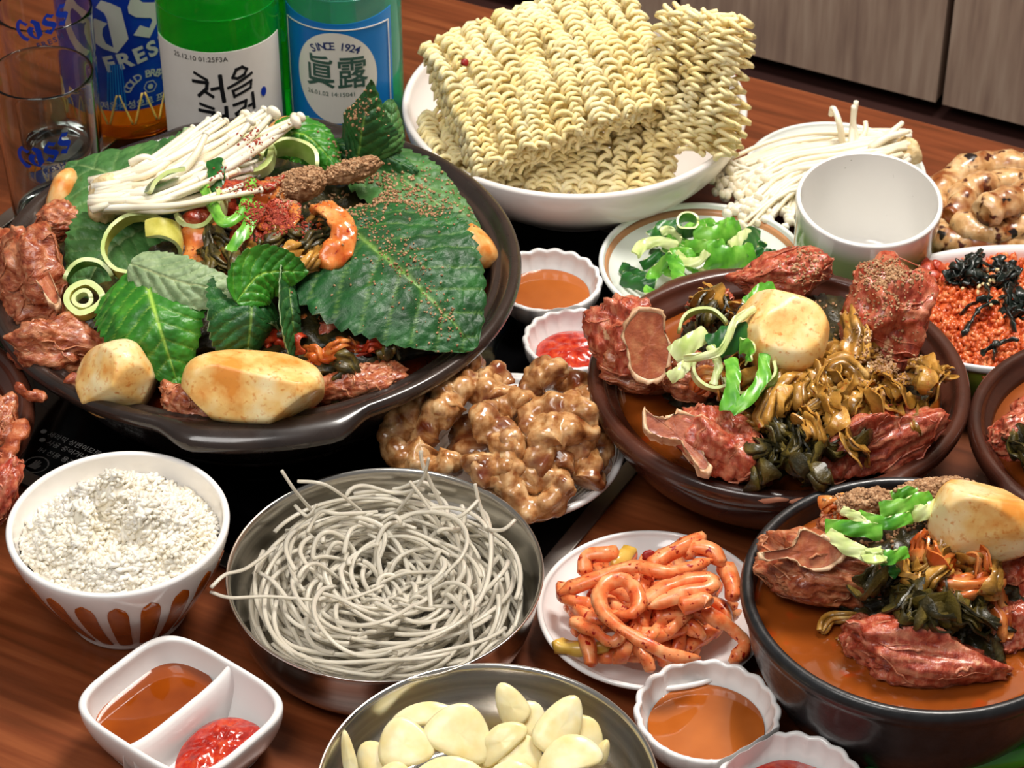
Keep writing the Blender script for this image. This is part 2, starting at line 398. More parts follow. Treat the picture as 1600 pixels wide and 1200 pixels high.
nmat('gochujang', [(.3, '#8a1006'), (.5, '#b4220c'), (.7, '#d04a20')], scale=260, detail=5, rough=.18, coat=.6, spec=.6, bump=((170, .5, .002), (520, .3, .001)))
nmat('chili_green', [(.3, '#1d6a12'), (.7, '#3f9a22')], scale=30, rough=.2, coat=.5)
nmat('clear_glass', '#f6faf8', rough=.01, trans=1, ior=1.45)
nmat('green_glass', '#1ff045', rough=.02, trans=.86, ior=1.2)
nmat('teal_glass', '#74dccf', rough=.02, trans=.8, ior=1.2)
nmat('amber_glass', '#f0931c', rough=.03, trans=.8, ior=1.2)
nmat('paper_white', [(.3, '#e4ded6'), (.7, '#ece7e0')], scale=60, rough=.5)
nmat('ink_black', '#15161a', rough=.5)
nmat('ink_blue', '#1638a8', rough=.35)
nmat('ink_navy', '#26386e', rough=.5)
nmat('ink_green', '#3d5f52', rough=.5)
nmat('label_blue', [(.3, '#0c6cbc'), (.7, '#1486d0')], scale=20, rough=.4)
nmat('label_navy', [(.3, '#0b1f78'), (.7, '#1a46b8')], scale=22, rough=.25, coat=.4)
nmat('label_cream', '#e9e6da', rough=.5)
nmat('silver_ink', '#cfcac4', rough=.35, metal=.3)
nmat('mint_ink', '#5fbf8a', rough=.4)
nmat('cap_metal', '#9fa4a8', rough=.3, metal=1)

# ------------------------------------------------------------------ the room and the table
def box(c, a, b, h):
    """eight corners: centre of the base c, half-axes a and b (3-vectors), height h"""
    c = np.asarray(c, float); a = np.asarray(a, float); b = np.asarray(b, float); u = np.array([0, 0, h])
    V = np.array([c - a - b, c + a - b, c + a + b, c - a + b, c - a - b + u, c + a - b + u, c + a + b + u, c - a + b + u])
    return V, np.array([[3, 2, 1, 0], [4, 5, 6, 7], [0, 1, 5, 4], [1, 2, 6, 5], [2, 3, 7, 6], [3, 0, 4, 7]])
def bevel(o, w_, s=2):
    m = o.modifiers.new('bevel', 'BEVEL'); m.width = w_; m.segments = s; m.limit_method = 'ANGLE'; return o
TA = math.radians(-27.6)
E1 = np.array([math.cos(TA), math.sin(TA), 0]); E2 = np.array([-math.sin(TA), math.cos(TA), 0])
TB = np.array([-.022, 1.4117, 0]) + E1 * .15                      # on the table's back edge
struct(put('floor', *box(TB + [0, 0, -.80] - E2 * .6, E1 * 2.2, E2 * 1.6, .05), M('floor_brown'), smooth=False))
wl = struct(put('wall_back', *box(TB + [0, 0, -.75] + E2 * .31, E1 * 2.0, E2 * .04, 2.6), M('dark_brown'), smooth=False))
g0 = TB + E2 * .25
s0 = float(np.dot(PY(1432, 100, 1.46) - g0, E1))
for k in range(-7, 6):
    put('panel', *box(g0 + E1 * (s0 + .2 * k + .1) + [0, 0, -.137], E1 * .0975, E2 * .012, 1.9), M('wood_panel'), parent=wl, smooth=False)
struct(put('baseboard_back', *box(TB + [0, 0, -.75] + E2 * .245, E1 * 2.0, E2 * .02, .60), M('dark_brown'), smooth=False))
tb = thing('dining_table', TB - E2 * .45 + [0, 0, -.75], 'reddish brown wooden restaurant table under all the dishes', 'table')
bevel(put('tabletop', *box(TB - E2 * .5 + [0, 0, -.035], E1 * .85, E2 * .5, .035), M('wood_table'), parent=tb, smooth=False), .003)
for sx in (-1, 1):
    for sy in (-1, 1):
        put('leg', *box(TB - E2 * (.5 + .42 * sy) + E1 * .75 * sx + [0, 0, -.75], E1 * .03, E2 * .03, .716), M('dark_brown'), parent=tb, smooth=False)
# induction hob let into the table
HA = math.radians(-30)
H1 = np.array([math.cos(HA), math.sin(HA), 0]); H2 = np.array([-math.sin(HA), math.cos(HA), 0])
HM = np.array([.0386, .923, 0]); HW, HF, HBk = .40, -.115, .215
hc = HM - H1 * HW / 2 + H2 * (HF + HBk) / 2
hob = thing('induction_hob', hc + [0, 0, .0], 'black glass induction hob with steel trim let into the table', 'hob')
put('glass_plate', *box(hc + [0, 0, .0001], H1 * HW / 2, H2 * (HBk - HF) / 2, .0005), M('hob_glass'), parent=hob, smooth=False)
for c_, a_, b_ in ((HM + H2 * (HF + HBk) / 2, H1 * .0045, H2 * ((HBk - HF) / 2 + .0045)), (HM - H1 * HW + H2 * (HF + HBk) / 2, H1 * .0045, H2 * ((HBk - HF) / 2 + .0045)),
                   (hc + H2 * (HBk - HF) / 2, H1 * HW / 2, H2 * .0045), (hc - H2 * (HBk - HF) / 2, H1 * HW / 2, H2 * .0045)):
    bevel(put('trim_strip', *box(c_ + [0, 0, .0001], a_, b_, .0013), M('steel_trim'), parent=hob, smooth=False), .0008)
def flat_print(name, V, F, at, ang, mat, parent, z=.0008):
    c, s = math.cos(ang), math.sin(ang)
    W = np.stack([at[0] + V[:, 0] * c - V[:, 1] * s, at[1] + V[:, 0] * s + V[:, 1] * c, np.full(len(V), z)], 1)
    return put(name, W, F, mat, parent=parent, smooth=False)
for txt, u, v in (('● 세라믹 상판이므로', 112, 684), ('● 사용 중이거나 사용 직후에는', 110, 697), ('IH 전용 용기만을 사용하세요', 105, 713)):
    V, F = text2d(txt, .0042); V[:, 0] -= V[:, 0].min()
    flat_print('warning_text', V, F, P(u - 48 + (0 if txt[0] == '●' else 4), v - 9, 0), HA, M('print_grey'), hob)
aa = np.linspace(0, 2 * PI, 40, endpoint=False)
def ring2d(r0, r1, n=40, a0=0, a1=2 * PI):
    a = np.linspace(a0, a1, n); V = np.concatenate([np.stack([r0 * np.cos(a), r0 * np.sin(a), 0 * a], 1), np.stack([r1 * np.cos(a), r1 * np.sin(a), 0 * a], 1)])
    return V, [(i, i + 1, n + i + 1, n + i) for i in range(n - 1)]
V, F = ring2d(.0056, .0063); flat_print('hand_symbol', V, F, P(57, 728, 0), HA, M('print_grey'), hob)
V, F = poly2d([[(-.003, -.003), (.002, -.003), (.003, .0005), (.0022, .001), (.0016, -.0005), (.0016, .003), (.0008, .003), (.0006, .0005), (.0002, .0036), (-.0006, .0036), (-.0008, .0005), (-.0012, .0032), (-.002, .003), (-.002, 0)]])
flat_print('hand_symbol', V, F, P(56, 728, 0), HA, M('print_grey'), hob)

# ------------------------------------------------------------------ crockery
POT = (-.1269, 1.035); POTR = .1316
TTUK = (.1272, .9645); BLK = (.1730, .8027); RAM = (.0345, 1.2072); NOO = (-.0562, .8421); RICE = (-.1746, .8563)
GAR = (-.0097, .7138); ONI = (.1004, 1.095); RAD = (.063, .8392); GOP = (-.0018, .9479); MAK = (.283, 1.145); ENO = (.1791, 1.1909)
CUP = (.1838, 1.1071); RGT = (.2895, .9252); LFT = (-.3031, .9283)
def smooth01(x): x = np.clip(x, 0, 1); return x * x * (3 - 2 * x)
def lobe_mod(handles, w_, out, drop=0.0, R=1.0, ripple=0):
    """push the rim out into tab handles at the given angles"""
    def f(T, Rr, Z):
        b = 0
        for h in handles:
            d = np.abs((T - h + PI) % (2 * PI) - PI)
            b = np.maximum(b, smooth01((w_ - d) / (w_ * .42)))
            if ripple: b = b * (1 + ripple * np.cos(d * 17))
        k = smooth01((Rr / R - .93) / .07)
        rr = Rr + b * out * k; zz = Z - b * drop * k * smooth01((Rr / R - .96) / .04)
        return rr * np.cos(T), rr * np.sin(T), zz
    return f
# big hot pot
R = POTR
prof = cr([(0, .004), (.075, .004), (.082, .006), (.100, .022), (.112, .040), (.1185, .052), (.1225, .0575), (.1285, .0595), (.1312, .0625), (.1316, .0655), (.1300, .0680), (.1268, .0682), (.1240, .0665), (.1215, .0645),
           (.1185, .0645), (.1165, .0630), (.1140, .0560), (.105, .040), (.09, .022), (.06, .013), (0, .012)], 4)
pot = thing('hot_pot', (POT[0], POT[1], .0006), 'large dark brown shallow hot pot heaped with pork bones and perilla', 'pot')
ha = math.radians(-84)
put('vessel', *lathe(prof, (POT[0], POT[1], .0006), 192, lobe_mod([ha, ha + PI], .40, .0085, .003, R, .05)), M('pot_glaze'), parent=pot)
def disc(center, R, z, seg=96, mod=None, rings=6, bumpy=0, seed=1):
    pr = [(R * (1 - k / rings), z) for k in range(rings)] + [(0.0001, z)]
    V, F = lathe(pr, (center[0], center[1], 0), seg, mod)
    if bumpy: V[:, 2] += bumpy * fbm(np.c_[V[:, :2] * 160, V[:, 2] * 0], 3, seed)
    return V, F[:, ::-1]
def liquid(center, R, z, mat, label, name='broth', cat='broth', mod=None, bumpy=.0003):
    V, F = disc(center, R, z, 96, mod, 10, bumpy)
    k = len(V); B = V.copy(); B[:, 2] -= .004
    V2 = np.concatenate([V, B]); seg, m = 96, 11
    ring = np.arange(seg) * m; r2 = np.roll(ring, -1)
    F2 = np.concatenate([F, F[:, ::-1] + k, np.stack([ring, r2, r2 + k, ring + k], 1)[:, ::-1]])
    return tag(put(name, V2, F2, mat, loc=(center[0], center[1], z)), label, cat)
liquid(POT, .1135, .056, M('broth_dark'), 'dark red broth at the bottom of the large hot pot')
# brown earthenware bowls with two tab handles
def onggi(c, R, h, label, hang, mat='onggi_brown', name='earthenware_bowl'):
    s = R / .0904; q = h / .058
    prof = cr([(0, .003), (.05, .003), (.05, 0), (.054, 0), (.056, .002), (.064, .010), (.075, .022), (.0825, .035), (.0850, .043), (.0845, .0455), (.0885, .0475), (.0902, .0505), (.0904, .0540), (.0890, .0570), (.0862, .0580), (.0835, .0570),
               (.0815, .0535), (.0785, .0510), (.0765, .0490), (.0755, .044), (.070, .030), (.055, .014), (0, .009)], 4) * [s, q]
    return tag(put(name, *lathe(prof, (c[0], c[1], .0003), 144, lobe_mod([hang, hang + PI], .24, .0035, .0015, R)), M(mat), loc=(c[0], c[1], 0)), label, 'bowl', 'earthenware stew bowls')
onggi(TTUK, .0911, .052, 'glossy brown earthenware bowl with a chipped rim in front of the cup', math.radians(-66))
liquid(TTUK, .0768, .0415, M('broth'), 'orange brown broth around the bones in the central earthenware bowl')
onggi(RGT, .0765, .050, 'brown earthenware bowl cut off by the right photo edge', math.radians(40))
liquid(RGT, .0649, .0405, M('broth'), 'orange broth in the bowl at the right photo edge')
onggi(LFT, .080, .055, 'brown earthenware bowl cut off by the left photo edge', math.radians(60))
liquid(LFT, .0680, .043, M('broth_dark'), 'dark broth in the bowl at the left photo edge')
# chips of bare clay on the brown bowl's rim
for q, (a_, l_) in enumerate(((math.radians(-97), .10), (math.radians(-88.5), .085))):
    t = np.linspace(-1, 1, 12); pth = []
    for s_ in t:
        a = a_ + s_ * l_; rr = .0905 - .0006 * s_ * s_
        pth.append((TTUK[0] + rr * math.cos(a), TTUK[1] + rr * math.sin(a), .0500 + .0009 * math.sin(3 * s_ + q)))
    V, F = tube(pth, .0013 * (1 - .75 * t ** 2) + .0003, 6, sx=1, sy=.5, up=(math.cos(a_), math.sin(a_), 0))
    put('clay_chip', V, F, nmat('raw_clay', [(.3, '#b0694c'), (.7, '#cf9275')], scale=90, rough=.8), parent=bpy.data.objects['earthenware_bowl'])
# black stoneware bowl
prof = cr([(0, .003), (.044, .003), (.044, 0), (.049, 0), (.053, .0025), (.062, .012), (.070, .026), (.0735, .040), (.0748, .0450), (.0765, .0480), (.0767, .0505), (.0752, .0528), (.0728, .0530), (.0712, .0515), (.0705, .047), (.066, .030), (.052, .014), (0, .009)], 4) * [.0758 / .0767, .062 / .053]
tag(put('stoneware_bowl', *lathe(prof, (BLK[0], BLK[1], .0003), 144), M('black_stone'), loc=(BLK[0], BLK[1], 0)), 'speckled black stoneware bowl of bone stew at the lower right', 'bowl')
liquid(BLK, .0694, .0515, M('broth'), 'bright orange broth in the black stoneware bowl')
# plain white ramen bowl
tag(put('noodle_bowl', *lathe(bowlprof(.0951, .0545, .050, .0042, .003, 1.9), (RAM[0], RAM[1], .0006), 128), M('white_melamine'), loc=(RAM[0], RAM[1], 0)), 'wide white bowl holding dry ramen blocks', 'bowl')
# rice bowl: white with amber stripes
c = (RICE[0], RICE[1], .0003)
rb = thing('rice_bowl', c, 'white rice bowl with glossy amber stripes around its base', 'bowl')
rp = bowlprof(.0494, .054, .027, .0032, .004, 1.45, 22)
put('body', *lathe(rp, c, 128), M('porcelain'), parent=rb)
def outer_r(z, R, Rf, h, fh, th, k):
    t = np.clip((z - fh) / (h - th * .5 - fh), 0, 1); return Rf + (R - Rf) * (1 - (1 - t) ** k)
NS = 20
for k in range(NS):
    a0 = 2 * PI * k / NS + .09
    t = np.linspace(0, 1, 16); z = .0042 + t * .0415
    hw = (.0029 + .0022 * t) * np.sqrt(np.clip(1 - ((t - .72) / .28).clip(0, 1) ** 2.6, 0.002, 1))
    rr = outer_r(z, .0494, .027, .054, .004, .0032, 1.45)
    s = np.linspace(-1, 1, 9)
    A = a0 + (hw / rr)[:, None] * s[None]
    dz = np.gradient(z); dr = np.gradient(rr)
    off = .00035 * (1 - .6 * s[None] ** 4) * np.ones_like(A)
    G = np.stack([c[0] + (rr[:, None] + off) * np.cos(A), c[1] + (rr[:, None] + off) * np.sin(A), c[2] + z[:, None] - off * .6], -1)
    V, F, mi = slab(G[:, ::-1], .0003)
    put('stripe', V, F, M('amber_glaze'), parent=rb)
# steel bowls
def steel_bowl(c, R, h, label):
    prof = cr([(0, .001), (R * .70, .001), (R * .80, .0022), (R * .90, .009), (R * .955, .020), (R * .975, h - .004), (R * .985, h - .0018), (R * .998, h - .0010), (R, h - .0002), (R * .995, h + .0003), (R * .978, h - .0004), (R * .966, h - .003), (R * .945, .021),
               (R * .885, .0105), (R * .79, .0038), (R * .70, .0025), (0, .0025)], 5)
    return tag(put('steel_bowl', *lathe(prof, (c[0], c[1], .0008), 144), M('steel'), loc=(c[0], c[1], 0)), label, 'bowl', 'stainless steel bowls')
steel_bowl(NOO, .0704, .037, 'stainless steel bowl holding the glass noodles')
steel_bowl(GAR, .0694, .037, 'stainless steel bowl holding the sliced garlic')
# plates
def plate(c, R, h, Rf, label, mat, name='plate', k=1.3, mod=None, th=.0028, fh=.0025, z0=.0006, lines=()):
    t = thing(name, (c[0], c[1], z0), label, 'plate')
    prof = bowlprof(R, h, Rf, th, fh, k, 18, floor=.002)
    put('body', *lathe(prof, (c[0], c[1], z0), 128, mod), M(mat), parent=t)
    for rr, wd in lines:
        # inner wall height at rr
        tt = np.linspace(0, 1, 60); rin = Rf - th + (R - Rf) * (1 - (1 - tt) ** k); zin = fh + .002 + (h - th * .5 - fh - .002) * tt
        rs = np.array([rr - wd / 2, rr, rr + wd / 2]); zs = np.interp(rs, rin, zin) + .0001
        nn = np.array([zs[2] - zs[0], -(rs[2] - rs[0])]); nn = nn / np.linalg.norm(nn)
        pr = [(rs[0], zs[0]), (rs[1] + nn[0] * -.00012, zs[1] - nn[1] * .00012), (rs[2], zs[2]), (rs[1], zs[1] - .0003), (rs[0], zs[0])]
        put('painted_line', *lathe(pr, (c[0], c[1], z0), 128), M('tan_line'), parent=t)
    return t
plate(ONI, .0551, .026, .028, 'white plate with two tan rings holding sliced spring onion', 'porcelain_cool', k=1.5, lines=((.0508, .0022), (.0528, .0006)))
plate(RAD, .0521, .018, .030, 'plain white oval-looking plate under the red radish strips', 'porcelain', k=1.35)
def ribs(T, Rr, Z):
    k = smooth01((Rr - .030) / .01)
    Z = Z + .0007 * np.sin(Rr * 2 * PI / .0034) * k * (Rr < .053)
    return Rr * np.cos(T), Rr * np.sin(T), Z
def ribplate(c, R, h, label):
    t = np.linspace(0, 1, 70)
    o = np.stack([.03 + (R - .03) * (1 - (1 - t) ** 1.25), .0025 + (h - .004) * t], 1); i = o[::-1] + [-.0026, .0022]
    i[:, 0] = np.maximum(i[:, 0], .001); i[:, 1] += .00045 * np.sin(i[:, 0] * 2 * PI / .0030)
    prof = np.concatenate([[[0, .002], [.026, .002], [.027, 0], [.0295, 0]], o, [[R + .0002, h - .0005], [R - .0006, h + .0006], [R - .0018, h + .0006]], i, [[0, .005]]])
    return tag(put('plate', *lathe(prof, (c[0], c[1], .0008), 128), M('porcelain'), loc=(c[0], c[1], 0)), label, 'plate')
ribplate(GOP, .0557, .022, 'white ribbed plate of grilled beef intestine beside the hob trim')
plate(MAK, .064, .020, .036, 'white plate with a rolled grilled intestine at the upper right', 'porcelain', k=1.4)
plate(ENO, .0503, .020, .028, 'pale plate under the enoki mushrooms behind the cup', 'porcelain_cool', k=1.3)
# pale green cup, its back leaning on the mushroom plate
def make_cup():
    prof = cr([(0, .002), (.024, .002), (.025, 0), (.0275, 0), (.029, .002), (.0335, .010), (.0358, .022), (.0366, .040), (.0374, .055), (.0377, .0595), (.0372, .0610), (.0358, .0612), (.0352, .0600), (.0345, .050), (.0335, .030), (.031, .014), (.024, .0065), (0, .0055)], 5)
    V, F = lathe(prof, (0, 0, 0), 128)
    A = rotm((1, 0, 0), math.radians(7))
    mask = smooth01((.0602 - V[:, 2]) / .015) * (np.hypot(V[:, 0], V[:, 1]) > np.interp(V[:, 2], [0, .006, .03, .061], [0, .0325, .0352, .0365]))
    W = V @ A.T; W = W + [CUP[0], CUP[1] - .0035, -W[:, 2].min() + .0006]
    m = nmat('cup_glaze', [(0, '#e9e7e2')], rough=.13, coat=.5, attr='#86a066', specks=(('#7d7a68', 330, .74, .77),))
    return tag(put('cup', W, F, m, mask=mask, loc=(CUP[0], CUP[1], 0)), 'empty speckled cup fading from white rim to pale green base', 'cup')
make_cup()
# scalloped double sauce dishes
def double_dish(c1, R1, c2, R2, h, label):
    t = thing('double_sauce_dish', ((c1[0] + c2[0]) / 2, (c1[1] + c2[1]) / 2, .0006), label, 'sauce dish', 'scalloped double sauce dishes')
    d = np.array([c2[0] - c1[0], c2[1] - c1[1]]); L = np.linalg.norm(d); d /= L
    m1 = (L + R1 - R2) / 2
    for cc, R, dr, lim in ((c1, R1, d, m1), (c2, R2, -d, L - m1)):
        def mod(T, Rr, Z, R=R, dr=dr, lim=lim):
            k = smooth01((Rr / R - .45) / .5)
            rr = Rr * (1 + .032 * np.abs(np.cos(T * 9)) * k - .015 * k)
            x, y = rr * np.cos(T), rr * np.sin(T)
            s = x * dr[0] + y * dr[1]; e = np.maximum(s - lim + .0012, 0) * .92
            return x - e * dr[0], y - e * dr[1], Z + .0004 * np.cos(T * 18) * k
        put('well', *lathe(bowlprof(R, h, R * .52, .0028, .002, 2.0, 16, floor=.002), (cc[0], cc[1], .0006), 180, mod), M('porcelain'), parent=t)
    return d, m1, L
def sauce(c, R, z, mat, label, name, dome=0.0, seed=1, ell=(1, 1), cat='sauce', lumps=0):
    th_, m, seg = .003, 14, 72
    rr = np.linspace(0, 1, m); a = np.linspace(0, 2 * PI, seg, endpoint=False)
    A, Q = np.meshgrid(a, rr, indexing='ij')
    wob = 1 + .05 * vnoise(np.stack([np.cos(A).ravel() * 2 + seed, np.sin(A).ravel() * 2, A.ravel() * 0], 1), seed).reshape(A.shape) * (1 if dome else .15)
    X = R * ell[0] * Q * wob * np.cos(A); Y = R * ell[1] * Q * wob * np.sin(A)
    Z = z + dome * (1 - Q ** 2.4)
    if lumps:
        Z = Z + lumps * (1 - Q ** 6) * fbm(np.stack([X.ravel() * 260, Y.ravel() * 260, 0 * X.ravel() + seed], 1), 3, seed).reshape(X.shape)
    V = np.stack([c[0] + X, c[1] + Y, Z], -1).reshape(-1, 3); B = V.copy(); B[:, 2] = z - th_; k = len(V)
    i = np.arange(seg)[:, None]; j = np.arange(m - 1)[None]; p = i * m + j; q = ((i + 1) % seg) * m + j
    F = np.stack([p, p + 1, q + 1, q], -1).reshape(-1, 4)
    e = np.arange(seg) * m + m - 1; e2 = np.roll(e, -1)
    F = np.concatenate([F, F[:, ::-1] + k, np.stack([e, e + k, e2 + k, e2], 1)])
    return tag(put(name, V, F, mat, loc=(c[0], c[1], z)), label, cat)
S1, S2 = (.0184, 1.0812), (.0316, 1.0303)
double_dish(S1, .0284, S2, .0261, .024, 'white scalloped double sauce dish between hot pot and brown bowl')
sauce(S1, .0222, .0148, M('soy'), 'brown dipping sauce in the dish beside the hot pot', 'soy_dip')
sauce(S2, .0200, .0140, M('gochujang'), 'red chilli sauce in the dish beside the hot pot', 'chilli_sauce', .003, 5, lumps=.0016)
S3, S4 = (.0825, .767), (.1144, .7249)
double_dish(S3, .0308, S4, .0300, .026, 'white scalloped double sauce dish at the bottom edge')
sauce(S3, .0248, .0165, M('soy'), 'brown dipping sauce in the scalloped dish at the bottom edge', 'soy_dip')
sauce(S4, .0228, .0160, M('gochujang'), 'red chilli sauce in the scalloped dish at the bottom edge', 'chilli_sauce', .003, 8, lumps=.0016)
# divided square dish
DC = (-.1400, .7690); DA = math.atan2(.79250807 - .74923934, -.1231771 + .15719065)
def superr(T, n=4.2): return (np.abs(np.cos(T)) ** n + np.abs(np.sin(T)) ** n) ** (-1 / n)
def ddmod(T, Rr, Z):
    q = superr(T) * Rr
    x, y = q * np.cos(T) * .84, q * np.sin(T) * 1.02
    k = 1 + .055 * (y / .04)                                # a touch wider at one side
    return x * math.cos(DA) - y * math.sin(DA), x * math.sin(DA) + y * math.cos(DA), Z
dd = thing('divided_sauce_dish', (DC[0], DC[1], .0003), 'square white divided dish with brown and red sauces in front of rice bowl', 'sauce dish')
put('body', *lathe(bowlprof(.0385, .028, .029, .0034, .002, 1.9, 16, floor=.002), (DC[0], DC[1], .0003), 160, ddmod), M('porcelain'), parent=dd)
d1 = np.array([math.cos(DA), math.sin(DA), 0]); d2 = np.array([-d1[1], d1[0], 0])
t = np.linspace(-1, 1, 24); s = np.linspace(-1, 1, 11)
G = np.zeros((24, 11, 3))
for i, a in enumerate(t):
    for j, b_ in enumerate(s):
        G[i, j] = np.array([DC[0], DC[1], .0003]) + d1 * a * .0318 + d2 * b_ * .0042 + np.array([0, 0, .004 + (.0195 + .004 * a ** 4) * math.sqrt(max(0, 1 - abs(b_) ** 2.2))])
V, F, mi = slab(G, .0006); put('divider', V, F, M('porcelain'), parent=dd)
def half_sauce(sgn, mat, name, label, z, dome, lumps, scx, scy, off, seed):
    cc = np.array([DC[0], DC[1], 0]) + d2 * sgn * off
    th_, m, seg = .003, 16, 96
    a = np.linspace(0, 2 * PI, seg, endpoint=False); rr = np.linspace(0, 1, m)
    A, Q = np.meshgrid(a, rr, indexing='ij'); sr = superr(A, 3.2 if not dome else 2.2)
    wob = 1 + (.06 * np.sin(3 * A + seed) if dome else 0)
    x = Q * sr * np.cos(A) * scx * wob; y = Q * sr * np.sin(A) * scy * wob
    X = cc[0] + x * d1[0] + y * d2[0]; Y = cc[1] + x * d1[1] + y * d2[1]
    Z = z + dome * (1 - Q ** 2.4) + (lumps * (1 - Q ** 6) * fbm(np.stack([x.ravel() * 240, y.ravel() * 240, 0 * x.ravel() + seed], 1), 3, seed).reshape(x.shape) if lumps else 0)
    V = np.stack([X, Y, Z], -1).reshape(-1, 3); B = V.copy(); B[:, 2] = z - th_; k = len(V)
    i = np.arange(seg)[:, None]; j = np.arange(m - 1)[None]; p = i * m + j; q = ((i + 1) % seg) * m + j
    F = np.stack([p, p + 1, q + 1, q], -1).reshape(-1, 4)
    e = np.arange(seg) * m + m - 1; e2 = np.roll(e, -1)
    F = np.concatenate([F, F[:, ::-1] + k, np.stack([e, e + k, e2 + k, e2], 1)])
    tag(put(name, V, F, mat, loc=(cc[0], cc[1], z)), label, 'sauce')
half_sauce(1, M('soy_dark'), 'soy_dip', 'dark amber dipping sauce in the divided square dish', .0165, 0, 0, .0282, .0178, .0186, 1)
half_sauce(-1, M('gochujang'), 'chilli_sauce', 'lumpy red chilli sauce in the divided square dish', .0130, .0045, .002, .0215, .0135, .0195, 4)
# oval baking dish of fried rice
FC = P(1606, 478, .037); FA = math.radians(3)
def ovmod(a_, b_, n=2.5):
    def f(T, Rr, Z):
        q = superr(T, n) * Rr; x, y = q * np.cos(T) * a_, q * np.sin(T) * b_
        return x * math.cos(FA) - y * math.sin(FA), x * math.sin(FA) + y * math.cos(FA), Z
    return f
fd = thing('oval_baking_dish', (FC[0], FC[1], .0003), 'white oval baking dish with lime green outside full of red fried rice', 'dish')
t = np.linspace(0, 1, 14)
outp = np.concatenate([[[0, .001], [.72, .001], [.74, 0]], np.stack([.76 + .2 * (1 - (1 - t) ** 1.6), .002 + .030 * t], 1)])
put('outside', *lathe(outp, (FC[0], FC[1], .0003), 128, ovmod(.079, .0535, 2.2)), M('lime_glaze'), parent=fd)
inn = np.concatenate([[[.955, .0315], [.985, .033], [1.0, .0345], [1.0, .0365], [.985, .0375], [.955, .0365]], np.stack([.93 - .23 * t ** 1.5, .035 - .027 * t], 1), [[0, .008]]])
put('inside', *lathe(inn, (FC[0], FC[1], .0003), 128, ovmod(.079, .0535, 2.2)), M('porcelain'), parent=fd)

# ------------------------------------------------------------------ bottles and glasses
def bottle(name, u, y, R, prof_fn, glass, label, group):
    x = float(PY(u, 100, y - R * .5)[0])
    t = thing(name, (x, y, .0003), label, 'bottle', group)
    put('glass_body', *lathe(prof_fn(R), (x, y, .0003), 96), M(glass), parent=t)
    return t, x
def soju_prof(R):
    return cr([(0, .004), (R * .7, .003), (R * .86, .0), (R * .97, .003), (R, .008), (R, .03), (R, .08), (R, .112), (R, .116), (R * .95, .130), (R * .72, .150), (R * .48, .172), (R * .41, .195), (R * .40, .212), (R * .43, .213), (R * .43, .220), (R * .38, .222), (0, .222)], 4)
def capb(t, x, y, z, r, mat):
    put('cap', *lathe([(0, z + .012), (r * .9, z + .012), (r, z + .010), (r, z - .006), (r * .95, z - .006), (0, z - .004)][::-1], (x, y, 0), 40), M(mat), parent=t)
def wrap(name, x, y, R, z0, z1, a0, a1, mat, parent, th=.0003, topcurve=0.0, n=48):
    A = np.linspace(a0, a1, n); Zs = np.linspace(0, 1, 8)
    G = np.zeros((n, 8, 3))
    for i, a in enumerate(A):
        s = (i / (n - 1)) * 2 - 1
        z_ = z0 + (z1 + topcurve * s * s - z0) * Zs
        G[i, :, 0] = x + (R + th) * math.sin(a); G[i, :, 1] = y - (R + th) * math.cos(a); G[i, :, 2] = z_
    V, F, mi = slab(G, th); return put(name, V, F, mat, parent=parent)
def prt(name, V, F, x, y, R, z0, a0, mat, parent):
    W, Fo = on_cyl(V, F, x, y, R, z0, a0); return put(name, W, Fo, mat, parent=parent, smooth=False)
def zoncyl(u, v, y, R): return float(PY(u, v, y - R)[2])
def rot2(V, a):
    V = V.copy(); c, s = math.cos(a), math.sin(a); x, y = V[:, 0].copy(), V[:, 1].copy(); V[:, 0] = x * c - y * s; V[:, 1] = x * s + y * c; return V
def arc_text(s, size, R, spread, weight=0):
    """letters set along an upward arc of radius R"""
    Vs, Fs, n = [], [], 0; k = len(s)
    for i, ch in enumerate(s):
        if ch == ' ': continue
        V, F = text2d(ch, size, weight); a = spread * ((i / (k - 1)) - .5)
        V = rot2(V, -a); V[:, 0] += R * math.sin(a); V[:, 1] += R * math.cos(a) - R
        Fs += [tuple(q + n for q in f) for f in F]; Vs.append(V); n += len(V)
    return np.concatenate(Vs), Fs
# the lettering seen on the beer glasses and bottle, traced as outlines (x right, y down, in glyph units)
CASS = [[(285, 450), (345, 510), (460, 555), (395, 630), (345, 590), (280, 560), (250, 610), (240, 680), (255, 770), (310, 860), (390, 915), (470, 935), (395, 1015), (300, 985), (215, 900), (160, 790), (145, 680), (165, 590), (215, 510)],
        [(510, 510), (560, 435), (640, 460), (725, 510), (770, 820), (660, 955), (540, 915), (450, 850), (415, 760), (430, 690), (490, 620), (600, 660), (555, 710), (545, 780), (570, 860), (635, 900), (600, 620), (580, 560)],
        [(920, 300), (985, 340), (1075, 350), (1010, 440), (930, 405), (885, 415), (880, 445), (920, 490), (1050, 530), (1110, 590), (1100, 650), (960, 850), (815, 790), (880, 705), (965, 755), (1000, 690), (985, 660), (850, 620), (790, 570), (785, 510), (830, 400)],
        [(1235, 130), (1290, 150), (1370, 150), (1325, 250), (1245, 235), (1205, 265), (1205, 300), (1250, 335), (1360, 350), (1415, 400), (1400, 450), (1280, 690), (1140, 650), (1200, 555), (1290, 575), (1320, 520), (1300, 495), (1180, 460), (1120, 410), (1112, 360), (1160, 260)]]
def cass(width):
    k = width / 1270.0
    return poly2d([[((x - 780) * k, -(y - 570) * k) for x, y in g] for g in CASS])
BG = 'bottles standing behind the hot pot'
